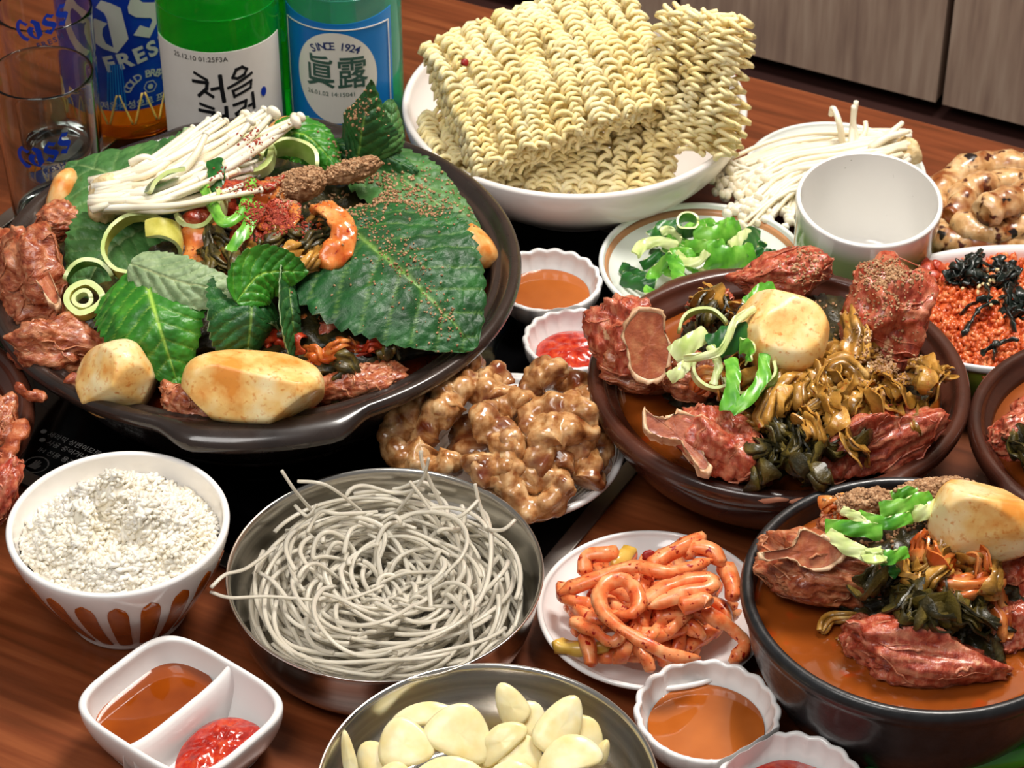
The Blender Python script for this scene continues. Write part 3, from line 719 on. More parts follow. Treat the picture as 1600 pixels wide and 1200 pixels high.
# green soju bottle
R_, y_ = .0335, 1.222
t, x = bottle('soju_bottle', 341, y_, R_, soju_prof, 'green_glass', 'green soju bottle with white label in black brush lettering', BG)
capb(t, x, y_, .214, .0155, 'cap_metal')
lb = wrap('label', x, y_, R_, .006, zoncyl(345, 82, y_, R_), -1.22, 1.30, M('paper_white'), t)
RR = R_ + .0007
def stroke(pts, w0):
    """brush stroke polygons (px in the zoomed label crop, 8 px per photo px)"""
    p = np.array(pts, float); out = []; w0 = w0 * 1.35
    for a, b_ in zip(p[:-1], p[1:]):
        d = (b_ - a) / (np.linalg.norm(b_ - a) + 1e-9); n = np.array([-d[1], d[0]]) * w0 / 2
        out.append([tuple(a - d * w0 * .35 + n * .8), tuple(b_ + d * w0 * .35 + n * .8), tuple(b_ + d * w0 * .45), tuple(b_ + d * w0 * .35 - n * .8), tuple(a - d * w0 * .35 - n * .8), tuple(a - d * w0 * .45)])
    return out
ST = []
for pts, w0 in (([(300, 365), (450, 435)], 34), ([(275, 470), (455, 470), (440, 545), (335, 640)], 40), ([(430, 590), (510, 640)], 38), ([(510, 550), (610, 530)], 38), ([(625, 395), (632, 540), (648, 690)], 50),
                ([(780, 420), (830, 330), (910, 310), (970, 350), (930, 410), (840, 440), (780, 420)], 34), ([(715, 540), (1030, 415)], 32), ([(770, 585), (785, 655)], 34), ([(785, 580), (1020, 505), (1005, 585), (785, 655)], 30),
                ([(345, 745), (505, 790)], 34), ([(330, 825), (505, 840), (490, 900), (400, 980)], 40), ([(470, 930), (560, 985)], 38), ([(565, 885), (660, 880)], 36), ([(668, 785), (668, 900), (680, 1010)], 46),
                ([(770, 760), (930, 730), (915, 800), (790, 870), (800, 910), (950, 880)], 34), ([(965, 805), (1030, 790)], 32), ([(1025, 665), (1035, 840)], 40), ([(820, 960), (835, 1040)], 32), ([(830, 960), (1040, 930), (1030, 1010), (840, 1040)], 30)):
    ST += stroke(pts, w0)
kpx = 1 / 8 * pxs(PY(345, 140, y_ - R_))
kv = 1.17
V, F = poly2d([[((q[0] - 640) * kpx, -(q[1] - 560) * kpx * kv) for q in pl] for pl in ST])
prt('brush_lettering', V, F, x, y_, RR, zoncyl(350, 140, y_, R_), .10, M('ink_black'), lb)
V, F = text2d('25.12.10 01:25F3A', .0042); prt('date_stamp', V, F, x, y_, RR, zoncyl(330, 93, y_, R_), -.24, M('ink_black'), lb)
a = np.linspace(0, 2 * PI, 24, endpoint=False)
V, F = poly2d([[(.0019 * math.cos(q), .0030 * math.sin(q)) for q in a]]); prt('blue_seal', V, F, x, y_, RR, zoncyl(409, 157, y_, R_), .80, M('ink_blue'), lb)
# second green bottle behind
t, x2 = bottle('soju_bottle', 452, 1.292, .0335, soju_prof, 'green_glass', 'green bottle half hidden between the soju bottles, pale R on it', BG)
capb(t, x2, 1.292, .214, .0155, 'cap_metal')
V, F = text2d('R', .034, .0007); prt('pale_letter', V, F, x2, 1.292, .0338, zoncyl(440, 38, 1.292, .0335), -.22, M('mint_ink'), t)
# pale blue soju bottle
R_, y_ = .0325, 1.242
t, x = bottle('soju_bottle', 536, y_, R_, soju_prof, 'teal_glass', 'pale turquoise soju bottle with a blue label and oval emblem', BG)
capb(t, x, y_, .214, .0155, 'label_blue')
zt = zoncyl(526, 38, y_, R_); lb = wrap('label', x, y_, R_, .010, zt, -1.16, .98, M('label_blue'), t, topcurve=.004)
RR = R_ + .0007; ac = -.09
V, F = ring2d(.0, .0236, 60); V[:, 1] *= 1.22; V[:, 1] -= .004
prt('oval_field', V, F, x, y_, RR, zt - .030, ac, M('label_cream'), lb)
V, F = arc_text('SINCE 1924', .0066, .030, .86, .00008); prt('lettering', V, F, x, y_, RR + .0003, zt - .0135, ac, M('ink_navy'), lb)
V, F = text2d('眞露', .0180, .0002, 1.05); V[:, 1] *= 1.2; prt('lettering', V, F, x, y_, RR + .0003, zt - .0315, ac, M('ink_green'), lb)
V, F = text2d('26.01.02 14:15041', .0038); prt('date_stamp', V, F, x, y_, RR + .0003, zt - .0440, ac - .1, M('ink_green'), lb)
for aa_ in (-1.06, .89):
    wrap('border_line', x, y_, RR, .014, zt - .003, aa_ - .008, aa_ + .008, M('label_cream'), lb, n=6)
wrap('border_line', x, y_, RR, zt - .0036, zt - .0030, -1.06, .89, M('label_cream'), lb, topcurve=.0)
# beer bottle
R_, y_ = .036, 1.285
def beer_prof(R):
    return cr([(0, .005), (R * .6, .004), (R * .85, 0), (R * .97, .004), (R, .010), (R, .03), (R, .09), (R, .14), (R * .94, .155), (R * .66, .185), (R * .44, .212), (R * .38, .232), (R * .40, .233), (R * .40, .240), (R * .36, .242), (0, .242)], 4)
t, x = bottle('beer_bottle', 188, y_, R_, beer_prof, 'amber_glass', 'amber beer bottle with deep blue label behind the empty beer glasses', BG)
capb(t, x, y_, .234, .0155, 'cap_metal')
zb = zoncyl(205, 173, y_, R_)
lb = wrap('label', x, y_, R_, zb, zb + .112, -1.75, 1.75, M('label_navy'), t)
RR = R_ + .0007; k_ = pxs(PY(200, 80, y_ - R_))
V, F = cass(.082); V = rot2(V, -.02); prt('lettering', V, F, x, y_, RR, zoncyl(200, 22, y_, R_), .28, M('silver_ink'), lb)
V, F = text2d('FRESH', .0135, .0005, 1.25); V = rot2(V, .24); prt('lettering', V, F, x, y_, RR, zoncyl(215, 90, y_, R_), .42, M('silver_ink'), lb)
V, F = arc_text('COLD BREWED', .0066, .0135, 2.3, .00015); prt('lettering', V, F, x, y_, RR, zoncyl(219, 121, y_, R_), .50, M('silver_ink'), lb)
V, F = text2d('저온숙성으로 프레시하게', .0056, .0001); V = rot2(V, .05); prt('lettering', V, F, x, y_, RR, zoncyl(218, 163, y_, R_), .50, M('silver_ink'), lb)
for r0, r1 in ((.0036, .0042), (.0, .0018)):
    V, F = ring2d(r0, r1, 7); prt('hexagon_mark', V, F, x, y_, RR, zoncyl(220, 141, y_, R_), .52, M('silver_ink'), lb)
# light rays printed on the label
for q in range(7):
    a_ = -.18 - q * .045; V = np.array([(0, 0, 0), (.0006, 0, 0), (.0006 - .0016 * q * .3, -.030, 0), (-.0002 - .0016 * q * .3, -.030, 0)])
    prt('ray_stripe', V, [(0, 1, 2, 3)], x, y_, RR, zb + .031, .10 - q * .035, M('label_blue'), lb)
# raised zigzag facets moulded round the foot of the bottle, glints painted pale gold
for q in range(16):
    a_ = -1.5 + q * .2; s_ = 1 if q % 2 else -1
    pth = [(x + (R_ + .0002) * math.sin(a_ + .08 * s_ * w_), y_ - (R_ + .0002) * math.cos(a_ + .08 * s_ * w_), .014 + zb * .4 + .010 * w_) for w_ in np.linspace(-1, 1, 8)]
    put('glass_facet', *tube(pth, .0007, 6), nmat('amber_glint', '#ffcf6a', rough=.2, coat=.5), parent=t)
# beer glasses
def tumbler(u, v, y, R, h, label, logo, u_logo, v_logo, a_logo, width):
    x = float(P(u, v, h)[0])
    t = thing('beer_glass', (x, y, .0003), label, 'glass', 'beer glasses by the bottles')
    prof = cr([(0, .001), (R * .80, .001), (R * .86, .002), (R * .88, .006), (R * .90, .02), (R * .95, h * .55), (R * .985, h * .9), (R * .998, h - .002), (R * .995, h - .0004), (R * .965, h), (R * .945, h - .002), (R * .93, h * .9), (R * .90, h * .55), (R * .84, .026), (R * .78, .019), (R * .5, .016), (0, .0155)], 5)
    put('glass_body', *lathe(prof, (x, y, .0003), 96), M('clear_glass'), parent=t)
    z = float(PY(u_logo, v_logo, y - R * .93)[2])
    Rl = R * np.interp(z / h, [0, .2, .55, .9], [.88, .90, .95, .985]) + .0004
    V, F = cass(width); prt('lettering', V, F, x, y, Rl, z, a_logo, M('ink_blue'), t)
    V, F = text2d('FRESH', width * .15, .0001, 1.35); V = rot2(V, .30); prt('lettering', V, F, x, y, Rl, z - width * .37, a_logo + .12, M('ink_navy'), t)
tumbler(64, 113, 1.154, .0272, .105, 'empty clear beer glass with blue lettering in front of the bottles', 1, 66, 236, .06, .030)
tumbler(62, 30, 1.222, .0265, .105, 'clear beer glass with blue lettering at the top left corner', 1, 75, 36, .14, .030)
x, y = -.3005, 1.115
tag(put('soju_glass', *lathe(cr([(0, .001), (.016, .001), (.0175, .003), (.020, .02), (.0238, .045), (.0242, .0485), (.0232, .0492), (.0225, .048), (.0185, .022), (.0155, .012), (.01, .010), (0, .010)], 5), (x, y, .0003), 64), M('clear_glass'), loc=(x, y, 0)), 'small clear soju glass at the left photo edge by the hot pot', 'glass')

# ------------------------------------------------------------------ food helpers
def since(n0): return [o for o in bpy.data.objects[:] if o.type == 'MESH' and o.name not in n0]
def names(): return set(o.name for o in bpy.data.objects)
def bvh(objs):
    V, F, n = [], [], 0
    for o in objs:
        org = np.array(o['_o']); me = o.data
        co = np.zeros(len(me.vertices) * 3); me.vertices.foreach_get('co', co); V.append(co.reshape(-1, 3) + org)
        F += [tuple(i + n for i in p.vertices) for p in me.polygons]; n += len(me.vertices)
    return BVHTree.FromPolygons([tuple(v) for v in np.concatenate(V)], F)
def shag(V, F, c, A, ax, seed, k, size):
    """torn fibres: thin tapered threads lying along the grain of the meat, in the same mesh"""
    rng = np.random.RandomState(seed + 77); parts = [(V, np.c_[F, F[:, 2]])]; d = V - c
    for i in range(k):
        p = d[rng.randint(len(d))]; q = A[:, ax] * rng.choice((-1, 1)) + rng.normal(size=3) * .35
        L = rng.uniform(.35, 1.0) * size; pts = []
        for s in np.linspace(0, 1, 8):
            w_ = p + q * L * s; j = np.argmin(((d - w_) ** 2).sum(1)); pts.append(d[j] * 1.006)
        pts = np.array(pts) + c
        if np.linalg.norm(pts[-1] - pts[0]) < .002: continue
        P_ = resample(cr(pts, 4), 9); parts.append(tube(P_, rng.uniform(.0003, .0008) * np.array([.6, .9, 1, 1, .95, .85, .7, .5, .25]), 6, sx=1.3, sy=.8))
    return join(parts)
def chunk(name, u, v, z, wpx, hpx, mat, label, cat, seed, roll=0, depth=None, group=None, sub=5, parent=None, fibres=0, **kw):
    """an irregular solid: image-plane size wpx x hpx, centre at height z"""
    c = P(u, v, z); s = pxs(c)
    rad = (wpx * s / 2, hpx * s / 2, depth if depth else min(wpx, hpx) * s * .48)
    V, F = blob(c, rad, camframe(roll), seed, sub, **kw)
    msk = None
    if fibres:
        loc_ = ((V - c) @ camframe(roll)) / min(rad)
        q_ = loc_ * np.array((1.2, 9, 9) if kw['fiber'][0] < 2 else (9, 1.2, 9))
        msk = np.clip((fbm(q_, 2, seed + 31) - .12) * 2.4, 0, .7)
        V, F = shag(V, F, c, camframe(roll), 0 if kw['fiber'][0] < 2 else 1, seed, fibres, min(rad))
    if msk is not None: msk = np.r_[msk, np.random.RandomState(seed).uniform(.1, .7) * np.ones(len(V) - len(msk))]
    o = put(name, V, F, M(mat), parent=parent, mask=msk)
    if parent is None: tag(o, label, cat, group)
    return o
MEATK = dict(n=2.4, cuts=5, cutd=(.5, .85), amp=.36, freq=2.1, octv=6, fiber=(1.5, 9, 9), famp=.09)
MEATK2 = dict(n=2.3, cuts=4, cutd=(.55, .85), amp=.32, freq=2.3, octv=6, fiber=(9, 1.5, 9), famp=.09)
def meat(u, v, z, w_, h_, label, seed, mat='meat', roll=0, bones=(), depth=None, fib=0, group=None):
    c = P(u, v, z - .008)
    if not bones:
        return chunk('pork_chunk', u, v, z, w_, h_, mat, label, 'pork', seed, roll, depth, group, fibres=40, **(MEATK2 if fib else MEATK))
    t = thing('pork_bone_chunk', c, label, 'pork', group)
    chunk('meat', u, v, z, w_, h_, mat, '', '', seed, roll, depth, parent=t, fibres=50, **(MEATK2 if fib else MEATK))
    for outline, zz, tl, th_ in bones: bone(outline, zz, tl, th_, t)
    return t
def bone(outline, z, tilt, th_, parent):
    """a sawn bone: the traced cut face on its own tilted plane, with real thickness and a pale outer edge"""
    o = np.array(outline, float); ctr = o.mean(0); p0 = P(ctr[0], ctr[1], z); s = pxs(p0)
    n = nrm(rotm((1, 0, 0), tilt) @ np.array([0, 0, 1.0]))
    pl = []
    for u, v in cr(np.r_[o, o[:1]], 4)[:-1]:
        d = ray(u, v); pl.append(CAM + d * (np.dot(p0 - CAM, n) / np.dot(d, n)))
    pl = np.array(pl); k = len(pl); c = pl.mean(0); ins = c + (pl - c) * .86
    rings = [ins - n * .0006, c + (pl - c) * .90 + n * .0002, c + (pl - c) * .97 + n * .0004, pl - n * .0006, pl - n * th_ * .5, c + (pl - c) * .9 - n * th_]
    for r_ in rings[2:]: r_ += .0006 * np.random.RandomState(7).normal(size=(k, 3))
    V = np.concatenate(rings); F = []
    for r_ in range(len(rings) - 1):
        for i in range(k): F.append((r_ * k + i, (r_ + 1) * k + i, (r_ + 1) * k + (i + 1) % k, r_ * k + (i + 1) % k))
    F.append(tuple(range((len(rings) - 1) * k, len(rings) * k)))
    b = put('bone', V, F, M('bone'), parent=parent)
    # spongy cut face
    G = [ins - n * .0006]
    for q in (.75, .5, .25): G.append(c - n * .0009 + (ins - c) * q)
    W = np.concatenate(G + [c[None] - n * .0009]); F = []
    for r_ in range(3):
        for i in range(k): F.append((r_ * k + i, r_ * k + (i + 1) % k, (r_ + 1) * k + (i + 1) % k, (r_ + 1) * k + i))
    for i in range(k): F.append((3 * k + i, 3 * k + (i + 1) % k, 4 * k))
    W[k:] += n * (.0005 * vnoise(W[k:] * 600, 3))[:, None]
    put('cut_face', W + n * .0003, F, M('bone_cut'), parent=b)
def leafgrid(spine, W, up, phi, kap, seed, teeth=15, n=90, m=41, taper=(.5, .8), pucker=.0011, lobe=1.0, wave=.0):
    p = resample(cr([P(*q) for q in spine], 8), n)
    tg = np.gradient(p, axis=0); tg /= np.linalg.norm(tg, axis=1)[:, None]
    u = np.array(up, float); S = np.cross(tg, u); S /= np.linalg.norm(S, axis=1)[:, None]; N = np.cross(S, tg)
    s = np.linspace(0, 1, n); t = np.linspace(-1, 1, m)
    prof = (s + .004) ** taper[0] * (1.004 - s) ** taper[1]; prof /= prof.max()
    saw = (s * teeth) % 1.0
    prof = prof * (1 + .085 * (saw - .5) * smooth01(s * 8) * (s < .97)) + .004
    G = np.zeros((n, m, 3)); mask = np.zeros((n, m))
    Nv = 7.5
    rng = np.random.RandomState(seed); off = rng.uniform(0, 40, 3)
    for j, q in enumerate(t):
        sd = 0 if q < 0 else 1; L = abs(q) * W * prof * (lobe if sd else 1.0)
        a = phi[sd] + kap[sd] * abs(q) * .5
        lat = L * np.cos(a) * (-1 if q < 0 else 1); ver = L * np.sin(a)
        ph = (s - .30 * abs(q) * prof) * Nv; fr = np.abs(ph - np.round(ph))
        vein = np.exp(-(fr / .04) ** 2) * (abs(q) < .93); mid = math.exp(-(abs(q) / .03) ** 2)
        relief = -.0007 * vein - .0012 * mid + .0007 * (fr * 2)
        G[:, j] = p + S * lat[:, None] + N * (ver + relief + wave * np.sin(s * 9 + 2 * q + seed) * abs(q))[:, None]
        mask[:, j] = np.maximum(vein * .55, mid)
    q = G.reshape(-1, 3)
    G += (N[:, None] * (pucker * fbm(q * 190 + off, 3, seed)).reshape(n, m, 1))
    G += (N[:, None] * (pucker * .5 * fbm(q * 460 + off, 2, seed)).reshape(n, m, 1))
    G += (N[:, None] * (.0035 * fbm(q * 38 + off, 2, seed + 5)).reshape(n, m, 1))
    return G, mask
def leaf(label, spine, W, up=(0, 0, 1), phi=(.1, .1), kap=(0, 0), seed=1, mats=('leaf_top', 'leaf_under'), parent=None, name='perilla_leaf', th_=.0005, **kw):
    G, mk = leafgrid(spine, W, up, phi, kap, seed, **kw)
    V, F, mi = slab(G, th_)
    o = put(name, V, F, [M(mats[1]), M(mats[0])], mi=mi, mask=np.r_[mk.ravel(), mk.ravel(), np.zeros(len(V) - 2 * mk.size)], parent=parent)
    if parent is None: tag(o, label, 'leaf', 'perilla leaves in the hot pot')
    return o
def strand(path, w_, mat, label, cat, name, group=None, flat=.22, twist=0.0, sides=10, n=26, seed=0, rough=.0006, freq=260, taper=True, parent=None, up=None, mask=None, sq=2.0):
    p = resample(cr(path, 8), n); t = np.linspace(0, 1, n)
    r = w_ / 2 * (np.clip(np.minimum(t, 1 - t) * 7 + .35, 0, 1) if taper else np.ones(n))
    V, F = tube(p, r, sides, sx=1, sy=flat, twist=twist, up=up, sq=sq)
    if rough: V = V + np.stack([vnoise(V * freq + 9 * k, seed + k) for k in range(3)], 1) * rough
    o = put(name, V, F, M(mat), parent=parent)
    if parent is None: tag(o, label, cat, group)
    return o
def ribbon(path, w_, mat, label, cat, name, group=None, curl=.35, twist=0.0, ruffle=.0006, th_=.0009, seed=0, up=(0, -.8, .6), n=40, m=11, taper=None, rag=.12, ridge=0.0):
    """a thin cut strip: curved across its width, wavy along its edges"""
    p = resample(cr(path, 8), n); tg = np.gradient(p, axis=0); tg /= np.linalg.norm(tg, axis=1)[:, None]
    u = np.array(up, float); N = np.zeros((n, 3))
    for i in range(n):
        u = u - tg[i] * np.dot(u, tg[i]); u = nrm(u); N[i] = u
    B = np.cross(tg, N); tw = twist * np.linspace(-.5, .5, n); c, s_ = np.cos(tw)[:, None], np.sin(tw)[:, None]; B, N = B * c + N * s_, N * c - B * s_
    t = np.linspace(0, 1, n); on = mat.startswith('onion')
    if taper is None: taper = .8 if on else .25
    W = w_ / 2 * (.8 if on else 1) * np.clip(np.minimum(t, 1 - t) / .12 + taper, 0, 1) ** .5
    W = W * (1 + rag * vnoise(np.stack([t * 9, t * 0 + seed, t * 0], 1), seed))
    G = np.zeros((n, m, 3))
    for j, q in enumerate(np.linspace(-1, 1, m)):
        a = q * curl; x = W * (math.sin(a) / curl if curl else q); z = W * ((math.cos(a) - 1) / curl if curl else 0)
        G[:, j] = p + B * x[:, None] + N * z[:, None] + N * (ruffle * abs(q) ** 1.5 * np.sin(t * 17 + 4 * q + seed))[:, None] + N * (ridge * math.cos(q * 9) * W / w_ * 2)[:, None]
    G += np.stack([vnoise(G.reshape(-1, 3) * 170 + 5 * k, seed + k) for k in range(3)], 1).reshape(G.shape) * ruffle * .7
    V, F, mi = slab(G, th_)
    if on: return tag(put(name, V, F, [M(ONIN[mat]), M(mat), M('onion_pale')], mi=mi), label, cat, group)
    qq, tt = np.meshgrid(np.linspace(-1, 1, m), t); mk = np.clip(vnoise(np.stack([qq.ravel() * 5 + seed, tt.ravel() * 3, 0 * tt.ravel()], 1), seed) * 1.8, 0, 1)
    return tag(put(name, V, F, M(mat), mask=np.r_[mk, mk, np.zeros(len(V) - 2 * len(mk))]), label, cat, group)
def arc(c, R, a0, a1, frame, n=16, lift=0.0):
    a = np.linspace(a0, a1, n); A = np.asarray(frame)
    return np.asarray(c) + np.outer(R * np.cos(a), A[:, 0]) + np.outer(R * np.sin(a), A[:, 1]) + np.outer(lift * np.linspace(-1, 1, n), A[:, 2])
def onion(u, v, z, R, a0, a1, width, mat, frame, label, group, seed=0, th_=.0013, name='spring_onion_slice', lift=0.0):
    """a curved strip cut from a spring onion: an arc of radius R, standing 'width' along the frame's third axis"""
    A = np.asarray(frame); p = arc(P(u, v, z), R, a0, a1, A, 22, lift)
    n = len(p); G = np.zeros((n, 5, 3))
    for j, q in enumerate(np.linspace(-.5, .5, 5)):
        G[:, j] = p + A[:, 2] * (q * width * (1 - .25 * np.abs(np.linspace(-1, 1, n)) ** 3))[:, None]
    G += np.stack([vnoise(G.reshape(-1, 3) * 120 + 5 * k, seed + k) for k in range(3)], 1).reshape(G.shape) * .0010
    V, F, mi = slab(G, th_)
    o = put(name, V, F, [M(mat), M(ONIN[mat]), M('onion_pale')], mi=mi)
    return tag(o, label, 'spring onion', group)
def grains(bv, pts, rng, mat, label, name, size=(.0004, .0011), cat='powder', sub=1, sq=.8):
    d, F0 = ico(sub); Vs, Fs, n = [], [], 0
    for x, y in pts:
        h = bv.ray_cast(Vector((x, y, .3)), Vector((0, 0, -1)))
        if h[0] is None: continue
        r = rng.uniform(*size); A = euler(*rng.uniform(0, 6, 3))
        Vs.append((d * r * rng.uniform(.6, 1.3, 3)) @ A.T + np.array(h[0]) + np.array(h[1]) * r * .35); Fs.append(F0 + n); n += len(d)
    if not Vs: return
    o = tag(put(name, np.concatenate(Vs), np.concatenate(Fs), M(mat)), label, cat); o['kind'] = 'stuff'; return o
def cloud(rng, u, v, z, su, sv, n):
    q = rng.normal(size=(n, 2)); return [P(u + a * su, v + b_ * sv, z)[:2] for a, b_ in q]
ONIN = {'onion_green': 'onion_light', 'onion_dark': 'onion_green', 'onion_pale': 'onion_pale', 'onion_cooked': 'onion_cooked'}

def where(a, b_, su, sv):
    h = 'left' if a < -su * .4 else 'right' if a > su * .4 else 'middle'; d = 'back' if b_ < -sv * .4 else 'front' if b_ > sv * .4 else 'centre'
    return (h + ' ' + d if h != 'middle' else d) + ' of its tangle'
# ------------------------------------------------------------------ the hot pot's contents
N0 = names()
# heap of stewed greens below everything
V, F = blob((POT[0] + .002, POT[1] + .004, .050), (.098, .098, .032), np.eye(3), 3, 6, n=2.2, cuts=0, amp=.22, freq=5, octv=6, ridged=True)
tag(put('stewed_greens', V, F, M('cabbage_dark')), 'dark stewed cabbage heaped under the perilla in the hot pot', 'vegetable')
PK = 'pork pieces in the hot pot'
meat(48, 440, .072, 150, 175, 'largest torn pork chunk with bone at the left of the hot pot', 11, roll=.4, depth=.020, group=PK,
     bones=(([(28, 372), (42, 360), (58, 385), (80, 430), (95, 470), (88, 482), (66, 455), (44, 412)], .088, .35, .006),))
meat(92, 355, .066, 70, 75, 'reddish pork scrap above the largest chunk in the hot pot', 12, roll=-.4, group=PK)
meat(92, 542, .067, 160, 105, 'shaggy pork chunk left of the potatoes at the pot rim', 13, roll=-.35, depth=.019, group=PK)
meat(310, 640, .062, 120, 62, 'small dark pork piece wedged between the two front potatoes', 14, roll=-.5, fib=1, group=PK)
meat(560, 600, .062, 150, 62, 'pork piece by the right front rim of the hot pot', 15, roll=.25, fib=1, group=PK)
meat(510, 528, .066, 95, 75, 'stringy red pork beneath the big perilla leaf', 16, mat='meat_red', roll=.6, group=PK)
for u, v, r_, k in ((25, 620, .5, 0), (105, 605, .2, 1)):
    strand([P(u, v - 20, .070), P(u + 20, v - 5, .068), P(u + 48, v + 4, .064)], .007, 'meat', 'loose shred of pork at the pot rim beside the left chunks', 'pork', 'pork_shred', 'pork shreds in the hot pot', flat=.6, rough=.0018, seed=k)
PT = 'potatoes in the hot pot'
chunk('potato_piece', 395, 606, .0735, 222, 118, 'potato', 'large pale potato half at the front of the hot pot', 'potato', 21, -.06, .024, PT, n=2.7, cuts=9, cutd=(.72, .95), amp=.025, freq=1.5, octv=3)
chunk('potato_piece', 182, 592, .070, 124, 118, 'potato', 'round peeled potato left of the large front potato', 'potato', 22, .3, .022, PT, n=2.8, cuts=8, cutd=(.75, .95), amp=.03, freq=1.5, octv=3)
chunk('potato_piece', 100, 305, .066, 44, 88, 'potato_orange', 'orange potato wedge behind the left perilla leaf', 'potato', 23, -.3, .015, PT, n=2.5, cuts=5, amp=.03, freq=1.5)
chunk('potato_piece', 738, 388, .066, 90, 62, 'potato_orange', 'orange potato wedge under the right edge of the big perilla leaf', 'potato', 24, -.8, .015, PT, n=2.5, cuts=5, amp=.03, freq=1.5)
chunk('potato_piece', 441, 204, .076, 52, 36, 'potato_orange', 'orange potato tip behind the enoki caps', 'potato', 25, .6, .012, PT, n=2.5, cuts=4, amp=.03, freq=1.5)
# perilla leaves
leaf('broad dark perilla leaf dusted with powder on the right of the hot pot', [(522, 338, .094), (598, 398, .098), (660, 452, .092), (742, 545, .072)], .047, up=(.05, -.15, 1), phi=(.14, .05), kap=(-.35, -.5), seed=31, teeth=17, n=110, m=51, pucker=.0016, lobe=1.0)
leaf('wide dull green perilla leaf beneath the enoki at the back left', [(345, 292, .080), (235, 280, .084), (108, 262, .074)], .046, up=(0, -.1, 1), phi=(.0, .05), kap=(-.3, -.3), seed=32, mats=('leaf_mid', 'leaf_under'), teeth=17, n=110, m=51)
leaf('small dark perilla leaf hanging over the left pork chunk', [(240, 345, .088), (175, 385, .088), (118, 465, .070)], .030, up=(-.15, -.35, 1), phi=(0, .1), kap=(-.3, -.4), seed=33, mats=('leaf_mid', 'leaf_under'))
t = thing('perilla_leaf', P(250, 500, .06), 'bright green perilla leaf folded over itself at the front left', 'leaf', 'perilla leaves in the hot pot')
leaf('', [(222, 415, .101), (246, 500, .096), (280, 605, .070)], .027, up=tuple(CB + np.array([.1, 0, .2])), phi=(-.15, -.15), kap=(-.25, -.6), seed=34, mats=('leaf_bright', 'leaf_under'), parent=t, name='blade', taper=(.22, .7), lobe=1.15)
leaf('', [(204, 412, .104), (290, 440, .107), (392, 460, .098)], .0135, up=tuple(CB + np.array([0, 0, .5])), phi=(-.1, -.2), kap=(-.3, -.3), seed=35, mats=('leaf_under', 'leaf_bright'), parent=t, name='folded_flap', taper=(.3, .6))
leaf('dark perilla leaf curling at the front centre of the hot pot', [(395, 440, .098), (392, 500, .092), (385, 566, .070)], .024, up=tuple(CB), phi=(-.6, .35), kap=(-.9, .5), seed=36, taper=(.3, .6))
leaf('dark curled perilla leaf beside the front centre potato', [(452, 432, .098), (455, 490, .090), (462, 560, .068)], .017, up=tuple(CB + np.array([.4, 0, 0])), phi=(-.5, .5), kap=(-1.2, .9), seed=37, taper=(.3, .6))
leaf('bright green curled leaf edge above the front centre', [(368, 470, .100), (410, 428, .106), (482, 424, .100)], .0135, up=tuple(CB + np.array([0, 0, .4])), phi=(.35, -.3), kap=(.5, -.6), seed=38, mats=('leaf_bright', 'leaf_mid'))
leaf('upright folded perilla leaf peaking in front of the turquoise bottle', [(556, 262, .092), (566, 200, .118), (580, 124, .142)], .025, up=tuple(CB + np.array([-.25, 0, 0])), phi=(-.45, -.55), kap=(-.5, -.9), seed=39, taper=(.25, 1.1))
leaf('dark perilla leaf tucked behind the upright folded one', [(570, 265, .090), (606, 215, .108), (612, 155, .122)], .014, up=tuple(CB + np.array([.5, 0, 0])), phi=(-.3, -.3), kap=(-.6, -.6), seed=40, mats=('leaf_mid', 'leaf_under'), taper=(.3, .6))
leaf('grey green perilla leaf lying on the back right rim', [(545, 232, .088), (640, 285, .090), (752, 368, .074)], .023, up=(.1, -.1, 1), phi=(.1, 0), kap=(-.3, -.3), seed=41, mats=('leaf_mid', 'leaf_under'))
leaf('rolled dark perilla leaf under the upright one', [(500, 225, .096), (575, 232, .100), (655, 268, .092)], .013, up=tuple(CB + np.array([0, 0, .6])), phi=(-.5, -.5), kap=(-.6, -.6), seed=42)
leaf('small glossy bright green leaf at the back centre', [(412, 226, .100), (468, 206, .108), (532, 264, .096)], .0150, up=(0, -.5, 1), phi=(-.2, -.3), kap=(-.5, -.5), seed=43, mats=('leaf_bright', 'leaf_mid'))
leaf('dark perilla leaf below the broad right leaf', [(498, 420, .090), (520, 470, .084), (560, 535, .070)], .020, up=(-.3, -.4, 1), phi=(0, 0), kap=(-.5, -.3), seed=44)
# enoki bundle laid across
def mushroom(path, r, cap, parent, sides=6, n=16, base=1.3):
    p = resample(cr(path, 6), n); rr = r * np.linspace(base, .85, n); V, F = tube(p, rr, sides)
    if cap:
        d, F0 = ico(2); tg = nrm(p[-1] - p[-3]); a = nrm(np.cross(tg, [.3, .2, 1])); A = np.stack([a, np.cross(tg, a), tg], 1)
        V, F = join([(V, F), ((d * np.array([1, 1, .62]) * cap) @ A.T + p[-1], np.c_[F0, F0[:, 2]])])
    return put('mushroom', V, F, M('enoki'), parent=parent)
rng = np.random.RandomState(5)
eb = thing('enoki_bundle', P(150, 318, .085), 'bundle of white enoki mushrooms laid across the back of the hot pot', 'mushroom')
V, F = blob(P(166, 312, .098), (.0085, .0125, .011), camframe(-.2), 51, 4, amp=.18, freq=3.5, cuts=3)
put('root_end', V, F, M('enoki_base'), parent=eb)
